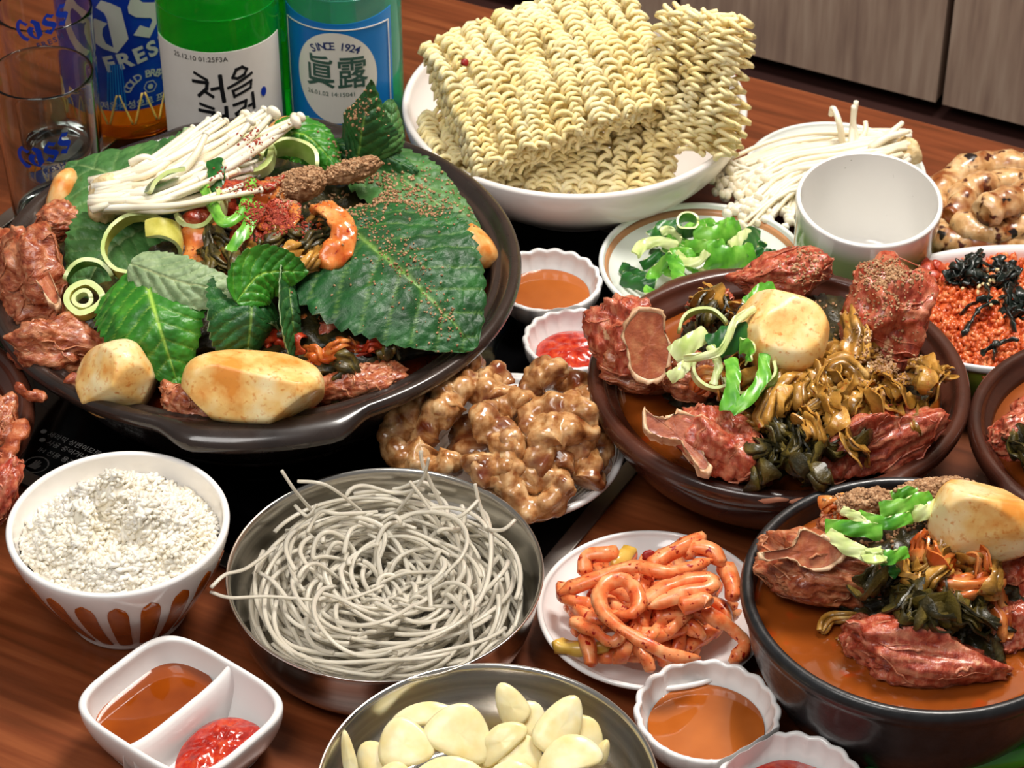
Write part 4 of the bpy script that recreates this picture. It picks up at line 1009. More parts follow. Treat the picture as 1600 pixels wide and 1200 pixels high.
for k in range(72):
    f = rng.uniform(0, 1); g = rng.uniform(-1, 1)
    u0, v0 = 152 + 14 * rng.uniform(-1, 1), 282 + 48 * f; z0 = .100 + .007 * g
    if k < 14: u1, v1 = rng.uniform(380, 470), rng.uniform(170, 215)
    else: u1, v1 = rng.uniform(300, 420), 212 + 98 * f ** 1.2 + rng.uniform(-12, 12) - 30 * (1 - f)
    z1 = .110 + .006 * rng.uniform(-1, 1)
    mid = ((u0 + u1) / 2, (v0 + v1) / 2 + 14 + 6 * rng.uniform(-1, 1), (z0 + z1) / 2 + .006 * rng.uniform(.2, 1))
    mushroom([P(u0, v0, z0), P(u0 + (u1 - u0) * .2, v0 + (v1 - v0) * .14 + 3, z0 + .003), P(*mid), P(u1, v1, z1)], .0016, rng.uniform(.0022, .0034) if k < 14 else .0019, eb)
for pth, cp in (([(205, 255, .108), (225, 246, .112), (245, 252, .11)], 0), ([(260, 290, .11), (300, 250, .118), (322, 210, .124)], .002), ([(310, 270, .11), (380, 225, .12), (428, 176, .128)], .0042), ([(330, 270, .11), (400, 225, .12), (462, 190, .126)], .004), ([(335, 275, .11), (415, 225, .12), (470, 183, .124)], .003), ([(300, 262, .11), (360, 225, .118), (392, 190, .124)], .003), ([(200, 320, .106), (230, 308, .109), (275, 304, .110)], .0)):
    mushroom([P(*q) for q in pth], .0019, cp, eb)
# cabbage, kimchi and spring onion in the middle
KG = 'kimchi pieces in the hot pot'
def sheet(u, v, z, w_, h_, frame, curl, seed, mat, label, cat, name, group=None, th_=.0016, amp=.003, n=26, m=18, curl2=0):
    A = np.asarray(frame); c = P(u, v, z); s = pxs(c); W, Hh = w_ * s, h_ * s
    a = np.linspace(-1, 1, n)[:, None]; b_ = np.linspace(-1, 1, m)[None]
    rag = 1 + .14 * np.sin(a * 5 + seed) + .08 * np.sin(a * 11 + 2 * seed)
    X = (np.sin(a * curl) / curl if curl else a) * W / 2 * (1 + .1 * np.sin(b_ * 4 + seed)); Z = ((np.cos(a * curl) - 1) / curl if curl else 0 * a) * W / 2
    Y = b_ * Hh / 2 * rag; Z2 = (np.cos(b_ * curl2) - 1) / curl2 * Hh / 2 if curl2 else 0 * b_
    G = c + (X + 0 * b_)[..., None] * A[:, 0] + (Y + 0 * a)[..., None] * A[:, 1] + (Z + Z2 + 0 * a + 0 * b_)[..., None] * A[:, 2]
    q = G.reshape(-1, 3); G = G + (amp * fbm(q * 110 + seed, 4, seed)).reshape(n, m, 1) * A[:, 2]
    V, F, mi = slab(G, th_)
    return tag(put(name, V, F, M(mat)), label, cat, group)
sheet(322, 378, .098, 80, 56, camframe(.25, 0, -.4), .5, 61, 'kimchi', 'pale cream cabbage square in the middle of the hot pot', 'cabbage', 'cabbage_piece', amp=.002)
sheet(360, 418, .093, 92, 52, camframe(-.2, 0, -.3), 1.1, 62, 'kimchi', 'glossy orange kimchi stem above the front centre leaves', 'kimchi', 'kimchi_piece', KG, th_=.004)
sheet(428, 336, .104, 80, 46, camframe(.25, 0, -.6), .6, 63, 'kimchi_red', 'chilli crusted kimchi piece at the centre of the hot pot', 'kimchi', 'kimchi_piece', KG, th_=.005, amp=.002)
strand([P(400, 352, .104), P(440, 358, .106), P(462, 340, .107), P(455, 318, .107)], .006, 'kimchi', 'orange rim strip curling around the chilli crusted kimchi', 'kimchi', 'kimchi_piece', KG, flat=.5, seed=4)
strand([P(492, 322, .104), P(520, 332, .108), P(536, 365, .106), P(522, 395, .102), P(494, 404, .100)], .0125, 'kimchi', 'thick orange kimchi curl beside the broad perilla leaf', 'kimchi', 'kimchi_piece', KG, flat=.5, seed=5, rough=.0022, freq=230, n=50, sides=16)
strand([P(385, 285, .106), P(420, 292, .108), P(435, 275, .108)], .010, 'kimchi_red', 'red shred of kimchi below the bright green back leaf', 'kimchi', 'kimchi_piece', KG, flat=.5, seed=6, rough=.0018)
strand([P(335, 300, .105), P(362, 292, .109), P(388, 300, .106)], .011, 'kimchi_red', 'red shred of kimchi right of the dark onion blade', 'kimchi', 'kimchi_piece', KG, flat=.6, seed=7, rough=.0018)
rng = np.random.RandomState(8)
for k in range(44):
    u, v = min(max(425 + rng.normal() * 58, 325), 488), min(382 + rng.normal() * 24, 408); a = rng.uniform(0, PI); L = rng.uniform(22, 44)
    du, dv = L * math.cos(a), L * .7 * math.sin(a); z = .090 + rng.uniform(0, .012)
    ribbon([P(u - du, v - dv, z - .004), P(u - du * .3, v - dv * .3 - 6, z + .004), P(u + du * .4, v + dv * .4 + 5, z + .003), P(u + du, v + dv, z - .005)], rng.uniform(.005, .0095), ('cabbage_dark', 'cabbage', 'cabbage_dark', 'kimchi')[k % 4], ('dark', 'golden', 'blackish', 'orange')[k % 4] + ' wilted strand amid the hot pot, ' + where(u - 430, v - 392, 62, 26), 'cabbage', 'cabbage_strand', 'cabbage strands in the hot pot', curl=rng.uniform(.5, 1.6), twist=rng.uniform(-2, 2), ruffle=.0022, seed=k, ridge=.0012)
for k in range(12):
    u, v = 500 + rng.normal() * 40, 545 + rng.normal() * 30; a = rng.uniform(0, PI); L = rng.uniform(20, 40)
    du, dv = L * math.cos(a), L * .6 * math.sin(a); z = .070 + rng.uniform(0, .006)
    ribbon([P(u - du, v - dv, z - .003), P(u, v - 5, z + .003), P(u + du, v + dv, z - .003)], rng.uniform(.008, .015), ('kimchi_red', 'kimchi', 'cabbage_dark')[k % 3], ('red kimchi', 'orange kimchi', 'dark cabbage')[k % 3] + ' strand by the front rim, ' + where(u - 500, v - 545, 40, 30), 'kimchi', 'kimchi_strand', 'kimchi strands by the front rim', curl=rng.uniform(.5, 1.6), twist=rng.uniform(-1.5, 1.5), ruffle=.0022, seed=k + 40, ridge=.0012)
for k, (u, v, z, w_, h_, rl, mt, lb) in enumerate((
        (300, 345, .100, 64, 40, .5, 'kimchi_red', 'red kimchi leaf behind the pale cabbage square'),
        (385, 372, .103, 60, 44, -.4, 'kimchi_red', 'red kimchi leaf right of the pale cabbage square'),
        (455, 372, .101, 70, 46, .6, 'cabbage_dark', 'crumpled dark cabbage leaf left of the thick kimchi curl'),
        (410, 300, .106, 76, 34, .1, 'kimchi', 'orange kimchi leaf in front of the seasoning mound'),
        (350, 320, .105, 52, 40, -.6, 'kimchi_red', 'chilli coated kimchi scrap by the bent onion strip'),
        (478, 415, .096, 66, 40, -.3, 'cabbage', 'golden brown cabbage leaf below the thick kimchi curl'),
        (420, 400, .097, 74, 40, .2, 'kimchi_red', 'dark red kimchi leaf above the front centre perilla'),
        (312, 405, .094, 60, 36, .4, 'kimchi', 'small orange kimchi leaf over the grey green wilted one'),
        (505, 470, .084, 60, 50, .8, 'cabbage_dark', 'dark wilted leaf between the centre perilla and the broad leaf'),
        (488, 505, .076, 70, 50, .2, 'kimchi', 'translucent orange kimchi leaf right of the front centre perilla'))):
    sheet(u, v, z, w_, h_, camframe(rl, 0, -.45), .9, 80 + k, mt, lb, 'kimchi', 'kimchi_piece', KG, amp=.005, th_=.0018, curl2=.7)
SG = 'spring onion in the hot pot'
onion(216, 385, .096, .0165, .5, 5.4, .008, 'onion_cooked', camframe(.2, 0, -.5), 'large limp yellow green onion ring left of the centre', SG, 1, .002)
onion(248, 378, .098, .010, -1.2, 2.0, .012, 'onion_cooked', camframe(.1, 0, .9), 'ribbed yellow onion strip folded over the limp ring', SG, 2, .002)
onion(131, 470, .084, .0085, 0, 6.2, .005, 'onion_cooked', camframe(0, 0, -.5), 'yellow onion disc lying by the left pork chunk', SG, 3, .003)
onion(128, 470, .0835, .0045, 0, 6.2, .005, 'onion_pale', camframe(0, 0, -.5), 'pale heart of the yellow onion disc', SG, 4, .002)
onion(140, 446, .084, .012, .2, 2.8, .008, 'onion_dark', camframe(.1, 0, -.3), 'dark green onion slice above the yellow disc', SG, 5, .002)
onion(312, 322, .106, .012, 2.6, 6.0, .010, 'onion_pale', camframe(.9, 0, -.4), 'pale cream onion half ring under the enoki', SG, 6, .0022)
onion(292, 335, .103, .022, .3, 1.3, .010, 'onion_dark', camframe(1.1, .4, 0), 'dark green onion blade below the enoki tips', SG, 7, .002)
ribbon([P(334, 248, .118), P(338, 275, .114), P(342, 305, .108)], .0105, 'onion_dark', 'flat dark green onion blade standing at the centre', 'spring onion', 'spring_onion_slice', SG, seed=9, up=(0, -1, .4))
ribbon([P(318, 292, .112), P(342, 340, .112), P(362, 345, .112), P(384, 320, .113), P(394, 278, .114)], .0065, 'onion_green', 'bent green onion strip forming a V at the centre', 'spring onion', 'spring_onion_slice', SG, seed=10, up=(0, -1, .4))
ribbon([P(408, 318, .112), P(385, 358, .110), P(358, 392, .106)], .0075, 'onion_green', 'pale green straight onion strip across the chilli kimchi', 'spring onion', 'spring_onion_slice', SG, seed=11)
onion(392, 246, .108, .011, 0, 6.2, .008, 'onion_pale', camframe(.2, 0, -.6), 'thick pale onion ring dusted with powder near the back', SG, 12, .003)
onion(452, 260, .104, .014, .1, 3.3, .012, 'onion_green', camframe(-.2, 0, -.7), 'light green onion half ring under the bright leaf', SG, 13, .002)
sheet(250, 405, .092, 90, 46, camframe(.7, 0, -.4), .9, 64, 'cabbage_dark', 'dark wilted leaf right of the limp onion ring', 'cabbage', 'cabbage_piece')
sheet(285, 420, .090, 70, 40, camframe(.1, 0, -.4), .7, 65, 'leaf_under', 'grey green wilted leaf above the folded perilla', 'cabbage', 'cabbage_piece')
sheet(135, 495, .078, 95, 44, camframe(.2, 0, -.4), .6, 66, 'cabbage_dark', 'dark wilted leaf below the yellow onion disc', 'cabbage', 'cabbage_piece')
sheet(560, 575, .068, 90, 46, camframe(-.2, 0, -.3), .9, 67, 'cabbage_dark', 'dark wilted leaf on the pork by the right front rim', 'cabbage', 'cabbage_piece')
# mounds of ground perilla seed
BVP = bvh(since(N0)); rng = np.random.RandomState(12)
chunk('seasoning_mound', 470, 290, .103, 82, 50, 'powder', 'brown mound of ground perilla seed at the centre back', 'seasoning', 71, .3, .010, n=2.1, cuts=0, amp=.2, freq=3, octv=5)
chunk('seasoning_mound', 548, 268, .102, 100, 34, 'powder', 'reddish brown seasoning ridge behind the broad perilla leaf', 'seasoning', 72, .28, .008, n=2.1, cuts=0, amp=.2, freq=3, octv=5)
BVP = bvh(since(N0))
pts = cloud(rng, 470, 288, .11, 28, 16, 1100) + cloud(rng, 548, 266, .11, 34, 12, 1000) + cloud(rng, 560, 185, .13, 24, 30, 650) + cloud(rng, 655, 290, .095, 36, 16, 220)
grains(BVP, pts, rng, 'powder', 'brown ground perilla seed sprinkled over the back of the hot pot', 'perilla_powder', (.0004, .00095))
pts = [P(555 + 150 * f + rng.normal() * 12, 345 + 150 * f + rng.normal() * 12, .09)[:2] for f in rng.uniform(0, 1, 260)] + [P(600 + 90 * f + rng.normal() * 14, 300 + 60 * f + rng.normal() * 9, .09)[:2] for f in rng.uniform(0, 1, 420)] + cloud(rng, 610, 430, .09, 50, 50, 110) + cloud(rng, 700, 330, .07, 40, 30, 110)
grains(BVP, pts, rng, 'powder', 'tan seasoning specks along the ribs of the broad perilla leaf', 'perilla_powder', (.0003, .0008))
pts = cloud(rng, 428, 335, .11, 24, 12, 1300) + cloud(rng, 375, 300, .11, 18, 10, 260) + cloud(rng, 395, 250, .11, 14, 5, 120)
grains(BVP, pts, rng, 'powder_red', 'red chilli powder over the kimchi in the hot pot', 'chilli_powder', (.0003, .0008))

# ------------------------------------------------------------------ the central brown bowl
N0 = names()
V, F = blob((TTUK[0] + .010, TTUK[1] + .006, .036), (.056, .060, .025), np.eye(3), 103, 6, n=2.2, cuts=0, amp=.26, freq=5, octv=6, ridged=True)
tag(put('stewed_greens', V, F, M('cabbage_dark')), 'dark stewed greens heaped in the central earthenware bowl', 'vegetable')
TG = 'pork bones in the central bowl'
meat(985, 530, .066, 130, 140, 'pork chunk with broad sawn bone at the left of the central bowl', 111, mat='meat_red', roll=.3, depth=.020, group=TG,
     bones=(([(996, 478), (1036, 484), (1040, 510), (1050, 545), (1040, 590), (1012, 600), (985, 584), (980, 555), (970, 515)], .086, .95, .012),))
meat(1010, 585, .054, 150, 70, 'dark pork piece below the broad sawn bone', 112, roll=-.3, group=TG)
meat(1135, 690, .060, 160, 110, 'pork chunk with branching sawn bone at the front of the central bowl', 113, mat='meat_red', roll=-.45, depth=.019, group=TG, fib=1,
     bones=(([(1003, 634), (1018, 648), (1040, 652), (1060, 642), (1108, 656), (1094, 690), (1114, 734), (1096, 738), (1062, 690), (1030, 684), (1006, 668)], .0715, .55, .010),))
meat(1368, 684, .058, 205, 112, 'ragged red pork chunk at the right front of the central bowl', 114, mat='meat_red', roll=.42, depth=.019, group=TG)
meat(1300, 705, .056, 85, 85, 'smooth pink pork piece beside the front right chunk', 118, mat='meat_red', roll=.7, group=TG, fib=1)
meat(1388, 505, .068, 150, 190, 'tall red pork chunk dusted with powder at the right of the central bowl', 115, mat='meat_red', roll=-.25, depth=.023, group=TG)
meat(1215, 432, .064, 150, 82, 'red pork chunk behind the potato in the central bowl', 116, mat='meat_red', roll=.2, depth=.018, group=TG)
meat(1105, 478, .060, 80, 40, 'small red pork scrap at the back left of the central bowl', 117, mat='meat_red', roll=.4, group=TG)
meat(1085, 590, .060, 110, 80, 'brown pork piece under the spring onion in the central bowl', 119, roll=-.3, group=TG)
chunk('potato_piece', 1218, 520, .086, 152, 128, 'potato', 'faceted pale potato on top of the central bowl', 'potato', 121, -.25, .022, n=2.7, cuts=9, cutd=(.70, .93), amp=.02, freq=1.4, octv=3)
chunk('garlic_clove', 1252, 708, .058, 44, 56, 'cabbage', 'whole soft garlic clove at the front of the central bowl', 'garlic', 122, .4, .007, n=2.2, cuts=1, amp=.04, freq=1.5, octv=2, sub=4)
rng = np.random.RandomState(21)
def tangle(n, u0, v0, su, sv, z0, z1, mats, label, group, wr=(.005, .010), L=(22, 50), seed=0, name='cabbage_strand', cat='cabbage'):
    for k in range(n):
        u, v = u0 + rng.normal() * su, v0 + rng.normal() * sv; a = rng.uniform(0, PI); q = rng.uniform(*L)
        du, dv = q * math.cos(a), q * .7 * math.sin(a); z = rng.uniform(z0, z1); b_ = rng.uniform(-1, 1) * 14
        ribbon([P(u - du, v - dv, z - .005), P(u - du * .45 + b_ * .4, v - dv * .4 - 10, z + .002), P(u + b_, v - 4, z + .006), P(u + du * .5, v + dv * .5 + 6, z + .003), P(u + du, v + dv, z - .006)],
               rng.uniform(*wr), mats[k % len(mats)], label + ', ' + where(u - u0, v - v0, su, sv), cat, name, group, curl=rng.uniform(.6, 2.2), twist=rng.uniform(-3, 3), seed=seed + k, ruffle=.0024, ridge=.0022, up=tuple(nrm(rng.normal(size=3) * .5 + CB)))
tangle(64, 1290, 610, 62, 26, .062, .074, ('cabbage',), 'golden cabbage strand below the potato in the central bowl', 'golden cabbage in the central bowl', seed=200)
tangle(26, 1240, 690, 42, 26, .054, .064, ('cabbage_dark',), 'dark green cabbage strand at the front of the central bowl', 'dark cabbage in the central bowl', wr=(.006, .011), seed=240)
tangle(8, 1140, 480, 28, 14, .068, .076, ('cabbage_dark', 'cabbage'), 'dark cabbage strand left of the potato in the central bowl', 'back cabbage in the central bowl', L=(16, 30), seed=260)
CG = 'kimchi strips in the central bowl'
for k, (pt, wd, lb) in enumerate((([(1085, 612, .068), (1105, 592, .074), (1130, 598, .074), (1142, 625, .068)], .009, 'orange kimchi strip left of the onion blades'),
        ([(1198, 668, .068), (1205, 630, .076), (1232, 590, .080), (1262, 592, .078)], .011, 'long golden stem arching at the centre of the brown bowl'),
        ([(1155, 650, .066), (1178, 662, .067), (1202, 654, .067)], .006, 'yellow cabbage rib by the front sawn bone'),
        ([(1330, 470, .080), (1340, 510, .082), (1338, 560, .078)], .014, 'golden cabbage stem dusted with powder right of the potato'),
        ([(1300, 640, .070), (1330, 632, .074), (1322, 655, .070), (1295, 668, .066)], .012, 'golden cabbage fold at the right of the tangle'),
        ([(1290, 590, .076), (1310, 570, .080), (1335, 580, .078), (1350, 605, .072)], .010, 'golden cabbage loop under the right of the potato'),
        ([(1225, 650, .066), (1255, 685, .064), (1300, 690, .062), (1350, 660, .062)], .009, 'dark cabbage rib sweeping across the front of the tangle'))):
    ribbon([P(*q) for q in pt], wd * 1.2, 'kimchi' if k == 0 else 'cabbage' if k < 6 else 'cabbage_dark', lb, 'cabbage', 'cabbage_strand', CG, curl=1.3, twist=.6, seed=280 + k, ruffle=.0016, ridge=.0016, th_=.0016, up=tuple(CB))
OG = 'spring onion on the central bowl'
onion(1098, 520, .088, .0115, .2, 2.9, .007, 'onion_green', camframe(.2, 0, -.3), 'bright green onion loop above the pale slice', OG, 31, .0014)
ribbon([P(1050, 555, .088), P(1075, 538, .092), P(1105, 520, .092)], .011, 'onion_pale', 'flat pale onion slice left of the potato', 'spring onion', 'spring_onion_slice', OG, seed=301, up=(0, -.8, .6))
ribbon([P(1180, 482, .100), P(1150, 500, .100), P(1138, 530, .096), P(1118, 552, .092), P(1068, 560, .090)], .0045, 'onion_pale', 'thin pale onion thread curving over the potato', 'spring onion', 'spring_onion_slice', OG, seed=302)
ribbon([P(1110, 545, .088), P(1145, 528, .092), P(1172, 520, .092)], .016, 'onion_dark', 'broad dark green onion blade left of the potato', 'spring onion', 'spring_onion_slice', OG, seed=303, up=(0, -.8, .6))
ribbon([P(1140, 560, .090), P(1146, 590, .088), P(1136, 642, .080)], .0085, 'onion_green', 'green onion blade hanging down from the potato', 'spring onion', 'spring_onion_slice', OG, seed=304, up=(0, -1, .4))
ribbon([P(1194, 552, .090), P(1192, 590, .088), P(1168, 622, .084), P(1142, 644, .080)], .0075, 'onion_green', 'curved green onion blade meeting the hanging one', 'spring onion', 'spring_onion_slice', OG, seed=305, up=(0, -1, .4))
ribbon([P(1155, 540, .094), P(1172, 545, .095), P(1166, 566, .092)], .009, 'onion_green', 'short folded light green onion piece by the potato', 'spring onion', 'spring_onion_slice', OG, seed=306, up=(0, -1, .4))
ribbon([P(1110, 540, .090), P(1122, 570, .086), P(1114, 600, .080)], .0045, 'onion_pale', 'thin white onion thread hanging left of the blades', 'spring onion', 'spring_onion_slice', OG, seed=307)
onion(1120, 575, .082, .0110, 2.6, 5.6, .006, 'onion_pale', camframe(0, 0, -.4), 'pale onion half ring over the brown pork', OG, 38, .0014)
onion(1170, 580, .083, .0120, 3.0, 6.1, .007, 'onion_green', camframe(.5, 0, -.4), 'light green onion half ring under the potato edge', OG, 39, .0014)
ribbon([P(1045, 592, .082), P(1062, 580, .085), P(1082, 560, .086)], .007, 'onion_pale', 'pale green onion chip on the sawn bone', 'spring onion', 'spring_onion_slice', OG, seed=308, up=(0, -.8, .6))
ribbon([P(1170, 478, .090), P(1190, 455, .092), P(1212, 452, .090)], .010, 'onion_green', 'green onion blade behind the potato', 'spring onion', 'spring_onion_slice', OG, seed=309, up=(0, -.8, .6))
BVT = bvh(since(N0))
grains(BVT, cloud(rng, 1380, 470, .08, 26, 14, 700) + cloud(rng, 1382, 565, .07, 22, 26, 650) + cloud(rng, 1260, 440, .07, 20, 14, 200), rng, 'powder', 'tan ground seed on the pork at the right of the central bowl', 'perilla_powder', (.0004, .0009))

# ------------------------------------------------------------------ the black bowl
N0 = names()
V, F = blob((BLK[0] + .012, BLK[1] + .012, .046), (.042, .044, .023), np.eye(3), 403, 6, n=2.2, cuts=0, amp=.26, freq=5, octv=6, ridged=True)
tag(put('stewed_greens', V, F, M('cabbage_dark')), 'dark stewed greens heaped in the black stoneware bowl', 'vegetable')
BGp = 'pork bones in the black bowl'
meat(1285, 888, .068, 230, 112, 'pork bone chunk with angular sawn face at the left of the black bowl', 411, roll=-.22, depth=.019, group=BGp,
     bones=(([(1186, 862), (1238, 852), (1254, 824), (1290, 838), (1326, 862), (1298, 888), (1258, 890), (1238, 874), (1190, 876)], .084, .8, .010),))
meat(1435, 1020, .056, 270, 118, 'red pork slab floating at the front of the black bowl', 412, mat='meat_red', roll=-.12, depth=.016, group=BGp)
meat(1345, 1000, .052, 90, 70, 'small pork scrap in the broth left of the red slab', 416, mat='meat_red', roll=.2, group=BGp)
meat(1600, 880, .066, 90, 120, 'dark red pork chunk under the potato at the right photo edge', 413, mat='meat_red', roll=.2, depth=.018, group=BGp)
meat(1590, 985, .056, 80, 90, 'pork piece in the broth at the lower right photo edge', 414, mat='meat_red', roll=.5, group=BGp)
meat(1330, 812, .062, 100, 60, 'orange pork scrap at the back of the black bowl', 415, roll=.3, group=BGp)
chunk('potato_piece', 1534, 817, .090, 160, 130, 'potato', 'large faceted potato leaning out of the black bowl', 'potato', 421, -.35, .022, n=2.8, cuts=8, cutd=(.70, .93), amp=.02, freq=1.4, octv=3)
tangle(34, 1455, 930, 42, 32, .064, .074, ('cabbage_dark',), 'black green cabbage strand in the middle of the black bowl', 'dark cabbage in the black bowl', wr=(.006, .012), seed=430)
tangle(14, 1490, 880, 36, 22, .070, .080, ('cabbage', 'kimchi'), 'golden cabbage strand under the potato in the black bowl', 'golden cabbage in the black bowl', seed=450)
for k, (pt, wd, mt, lb) in enumerate((([(1462, 898, .080), (1480, 912, .081), (1520, 912, .081), (1565, 898, .079)], .011, 'kimchi', 'orange cabbage rib across the middle of the black bowl'),
        ([(1465, 890, .080), (1480, 868, .084), (1520, 868, .084), (1540, 885, .080)], .013, 'cabbage', 'golden cabbage fold below the potato'),
        ([(1285, 985, .054), (1300, 968, .056), (1335, 965, .056), (1340, 985, .054), (1310, 1000, .053)], .005, 'cabbage', 'brown onion ring floating in the broth'),
        ([(1540, 920, .070), (1560, 960, .066), (1570, 1000, .058)], .012, 'kimchi', 'kimchi stem sinking into the broth at the right'),
        ([(1290, 800, .074), (1300, 790, .077), (1318, 795, .076), (1312, 815, .072)], .008, 'kimchi', 'orange kimchi curl at the back left of the black bowl'))):
    ribbon([P(*q) for q in pt], wd * 1.2, mt, lb, 'cabbage', 'cabbage_strand', 'cabbage strips in the black bowl', curl=1.3, twist=.5, seed=480 + k, ruffle=.0016, ridge=.0016, th_=.0016, up=tuple(CB))
OG = 'spring onion on the black bowl'
for k, (pt, wd, mt, lb) in enumerate((([(1290, 822, .088), (1330, 826, .091), (1378, 832, .090)], .0085, 'onion_green', 'long green onion blade above the sawn bone in the black bowl'),
        ([(1294, 832, .088), (1320, 852, .090), (1350, 865, .090), (1372, 872, .088)], .0075, 'onion_pale', 'white onion strip below the long green blade'),
        ([(1360, 858, .092), (1366, 868, .093), (1372, 862, .092)], .012, 'onion_pale', 'stubby white onion piece in the black bowl'),
        ([(1350, 868, .088), (1385, 872, .090), (1418, 862, .088)], .0070, 'onion_green', 'green onion blade pointing right at the bowl centre'),
        ([(1380, 874, .087), (1392, 888, .084), (1402, 898, .080)], .006, 'onion_dark', 'dark onion blade hanging down in the black bowl'),
        ([(1340, 806, .090), (1385, 818, .092), (1425, 808, .092)], .0070, 'onion_green', 'green onion blade below the seasoning mound'),
        ([(1375, 796, .094), (1415, 790, .096), (1455, 778, .094)], .0085, 'onion_green', 'bright onion blade rising to the potato'),
        ([(1425, 802, .092), (1450, 800, .093), (1468, 790, .092)], .0085, 'onion_pale', 'pale green onion slice beside the potato'),
        ([(1392, 776, .094), (1415, 770, .096), (1432, 772, .095)], .006, 'onion_green', 'short green onion strip on the seasoning mound'),
        ([(1315, 798, .088), (1340, 810, .091), (1358, 825, .090)], .005, 'onion_pale', 'thin onion thread at the left of the mound'))):
    ribbon([P(*q) for q in pt], wd, mt, lb, 'spring onion', 'spring_onion_slice', OG, seed=500 + k, up=(0, -.8, .6))
chunk('seasoning_mound', 1352, 788, .080, 90, 42, 'powder', 'crumbly brown seasoning mound at the back of the black bowl', 'seasoning', 521, .1, .010, n=2.1, cuts=0, amp=.28, freq=3, octv=5)
chunk('seasoning_mound', 1462, 768, .080, 120, 38, 'powder', 'crumbly brown seasoning mound against the tilted potato', 'seasoning', 522, .1, .010, n=2.1, cuts=0, amp=.28, freq=3, octv=5)
BVB = bvh(since(N0))
grains(BVB, cloud(rng, 1352, 786, .08, 26, 14, 700) + cloud(rng, 1462, 768, .08, 34, 12, 800), rng, 'powder', 'brown seasoning grains at the back of the black bowl', 'perilla_powder', (.0005, .0012))

# ------------------------------------------------------------------ bowls cut by the photo edges
meat(1585, 685, .048, 75, 70, 'red pork scrap in the bowl at the right photo edge', 611, mat='meat_red', roll=.4)
meat(1640, 655, .050, 120, 90, 'pork chunk in the bowl beyond the right photo edge', 612, mat='meat_red', roll=.2)
tangle(5, 1600, 690, 12, 12, .050, .053, ('cabbage_dark',), 'dark cabbage strand in the bowl at the right photo edge', 'dark cabbage in the right edge bowl', wr=(.006, .010), L=(10, 22), seed=620)
meat(-12, 675, .056, 80, 120, 'orange pork chunk in the bowl at the left photo edge', 631, roll=-.2, fib=1)
meat(-5, 765, .052, 66, 110, 'stringy pork piece low in the bowl at the left photo edge', 632, mat='meat_red', roll=-.35, fib=1)
strand([P(5, 740, .060), P(18, 700, .062), P(38, 655, .060)], .008, 'meat', 'bony pork splinter against the rim of the left edge bowl', 'pork', 'pork_shred', flat=.6, rough=.0016, seed=9)

# ------------------------------------------------------------------ dry ramen blocks
def ramen_block(name, c, ex, ey, ez, nx, L, T, layers, label, seed, bend=0.0):
    """a pressed block of wavy strands: columns side by side along ex, zigzagging along ey, stacked along ez"""
    rng = np.random.RandomState(seed); c = np.asarray(c, float)
    ex, ey = nrm(ex), nrm(ey); ez = nrm(np.cross(ex, ey)); ey = np.cross(ez, ex)
    t = thing(name, c - ez * T / 2, label, 'noodles', 'dry ramen blocks')
    dx = .0082; r = .00138
    for l in range(layers):
        parts = []
        for i in range(nx):
            per = .0064; n = int(L / per * 9); s = np.linspace(0, 1, n); y = (s - .5) * L
            ph = rng.uniform(0, 6.28) ; jit = rng.uniform(-1, 1)
            k = 2 * PI * y / (per * (1 + .08 * jit)) + ph + 2.6 * np.sin(s * 7 + jit * 3)
            amp = dx * .56 * (1 + .28 * np.sin(s * 11 + ph))
            x = (i - (nx - 1) / 2) * dx + amp * np.sin(k) + .0018 * np.sin(s * 5 + jit * 3)
            z = (l / max(layers - 1, 1) - .5) * (T - 2 * r) + .0019 * np.cos(2 * k + .6) + .0018 * np.sin(s * 13 + jit * 5)
            y2 = y + .0010 * np.cos(k * 2)
            if bend: z = z - bend * (x / (nx * dx * .5)) ** 2 * .5 - bend * (y / (L * .5)) ** 2 * .5
            p = c + np.outer(x, ex) + np.outer(y2, ey) + np.outer(z, ez)
            parts.append(tube(p, r, 6, cap=True))
        V, F = join(parts)
        put('noodle_layer', V, F, M('ramen'), parent=t)
    return t
bx = lambda a, b_, za, zb: P(*b_, zb) - P(*a, za)
c1 = P(858, 108, .092)
ramen_block('ramen_block', c1, (.92, .28, .21), (-.36, .78, .42), None, 14, .084, .020, 4, 'dry ramen block tilted on top of the pile, chilli fleck on it', 701, .014)
ramen_block('ramen_block', P(900, 195, .056), (1.0, -.05, .02), (.1, .62, .60), None, 13, .075, .022, 4, 'dry ramen block lying lowest at the front of the white bowl', 702, .006)
ramen_block('ramen_block', P(1086, 128, .090), (.75, -.42, .06), (.02, .34, .95), None, 6, .074, .020, 4, 'dry ramen block standing upright at the right of the white bowl', 703, .005)
ramen_block('ramen_block', P(760, 215, .050), (1.0, .3, .05), (-.3, .9, .1), None, 8, .050, .018, 3, 'dry ramen block buried at the left front of the white bowl', 704, .003)
tag(chunk('chilli_flake', 726, 98, .1015, 13, 14, 'chili_flake', '', '', 705, depth=.001, sub=2), 'dark red chilli fleck on the left corner of the top ramen block', 'chilli')

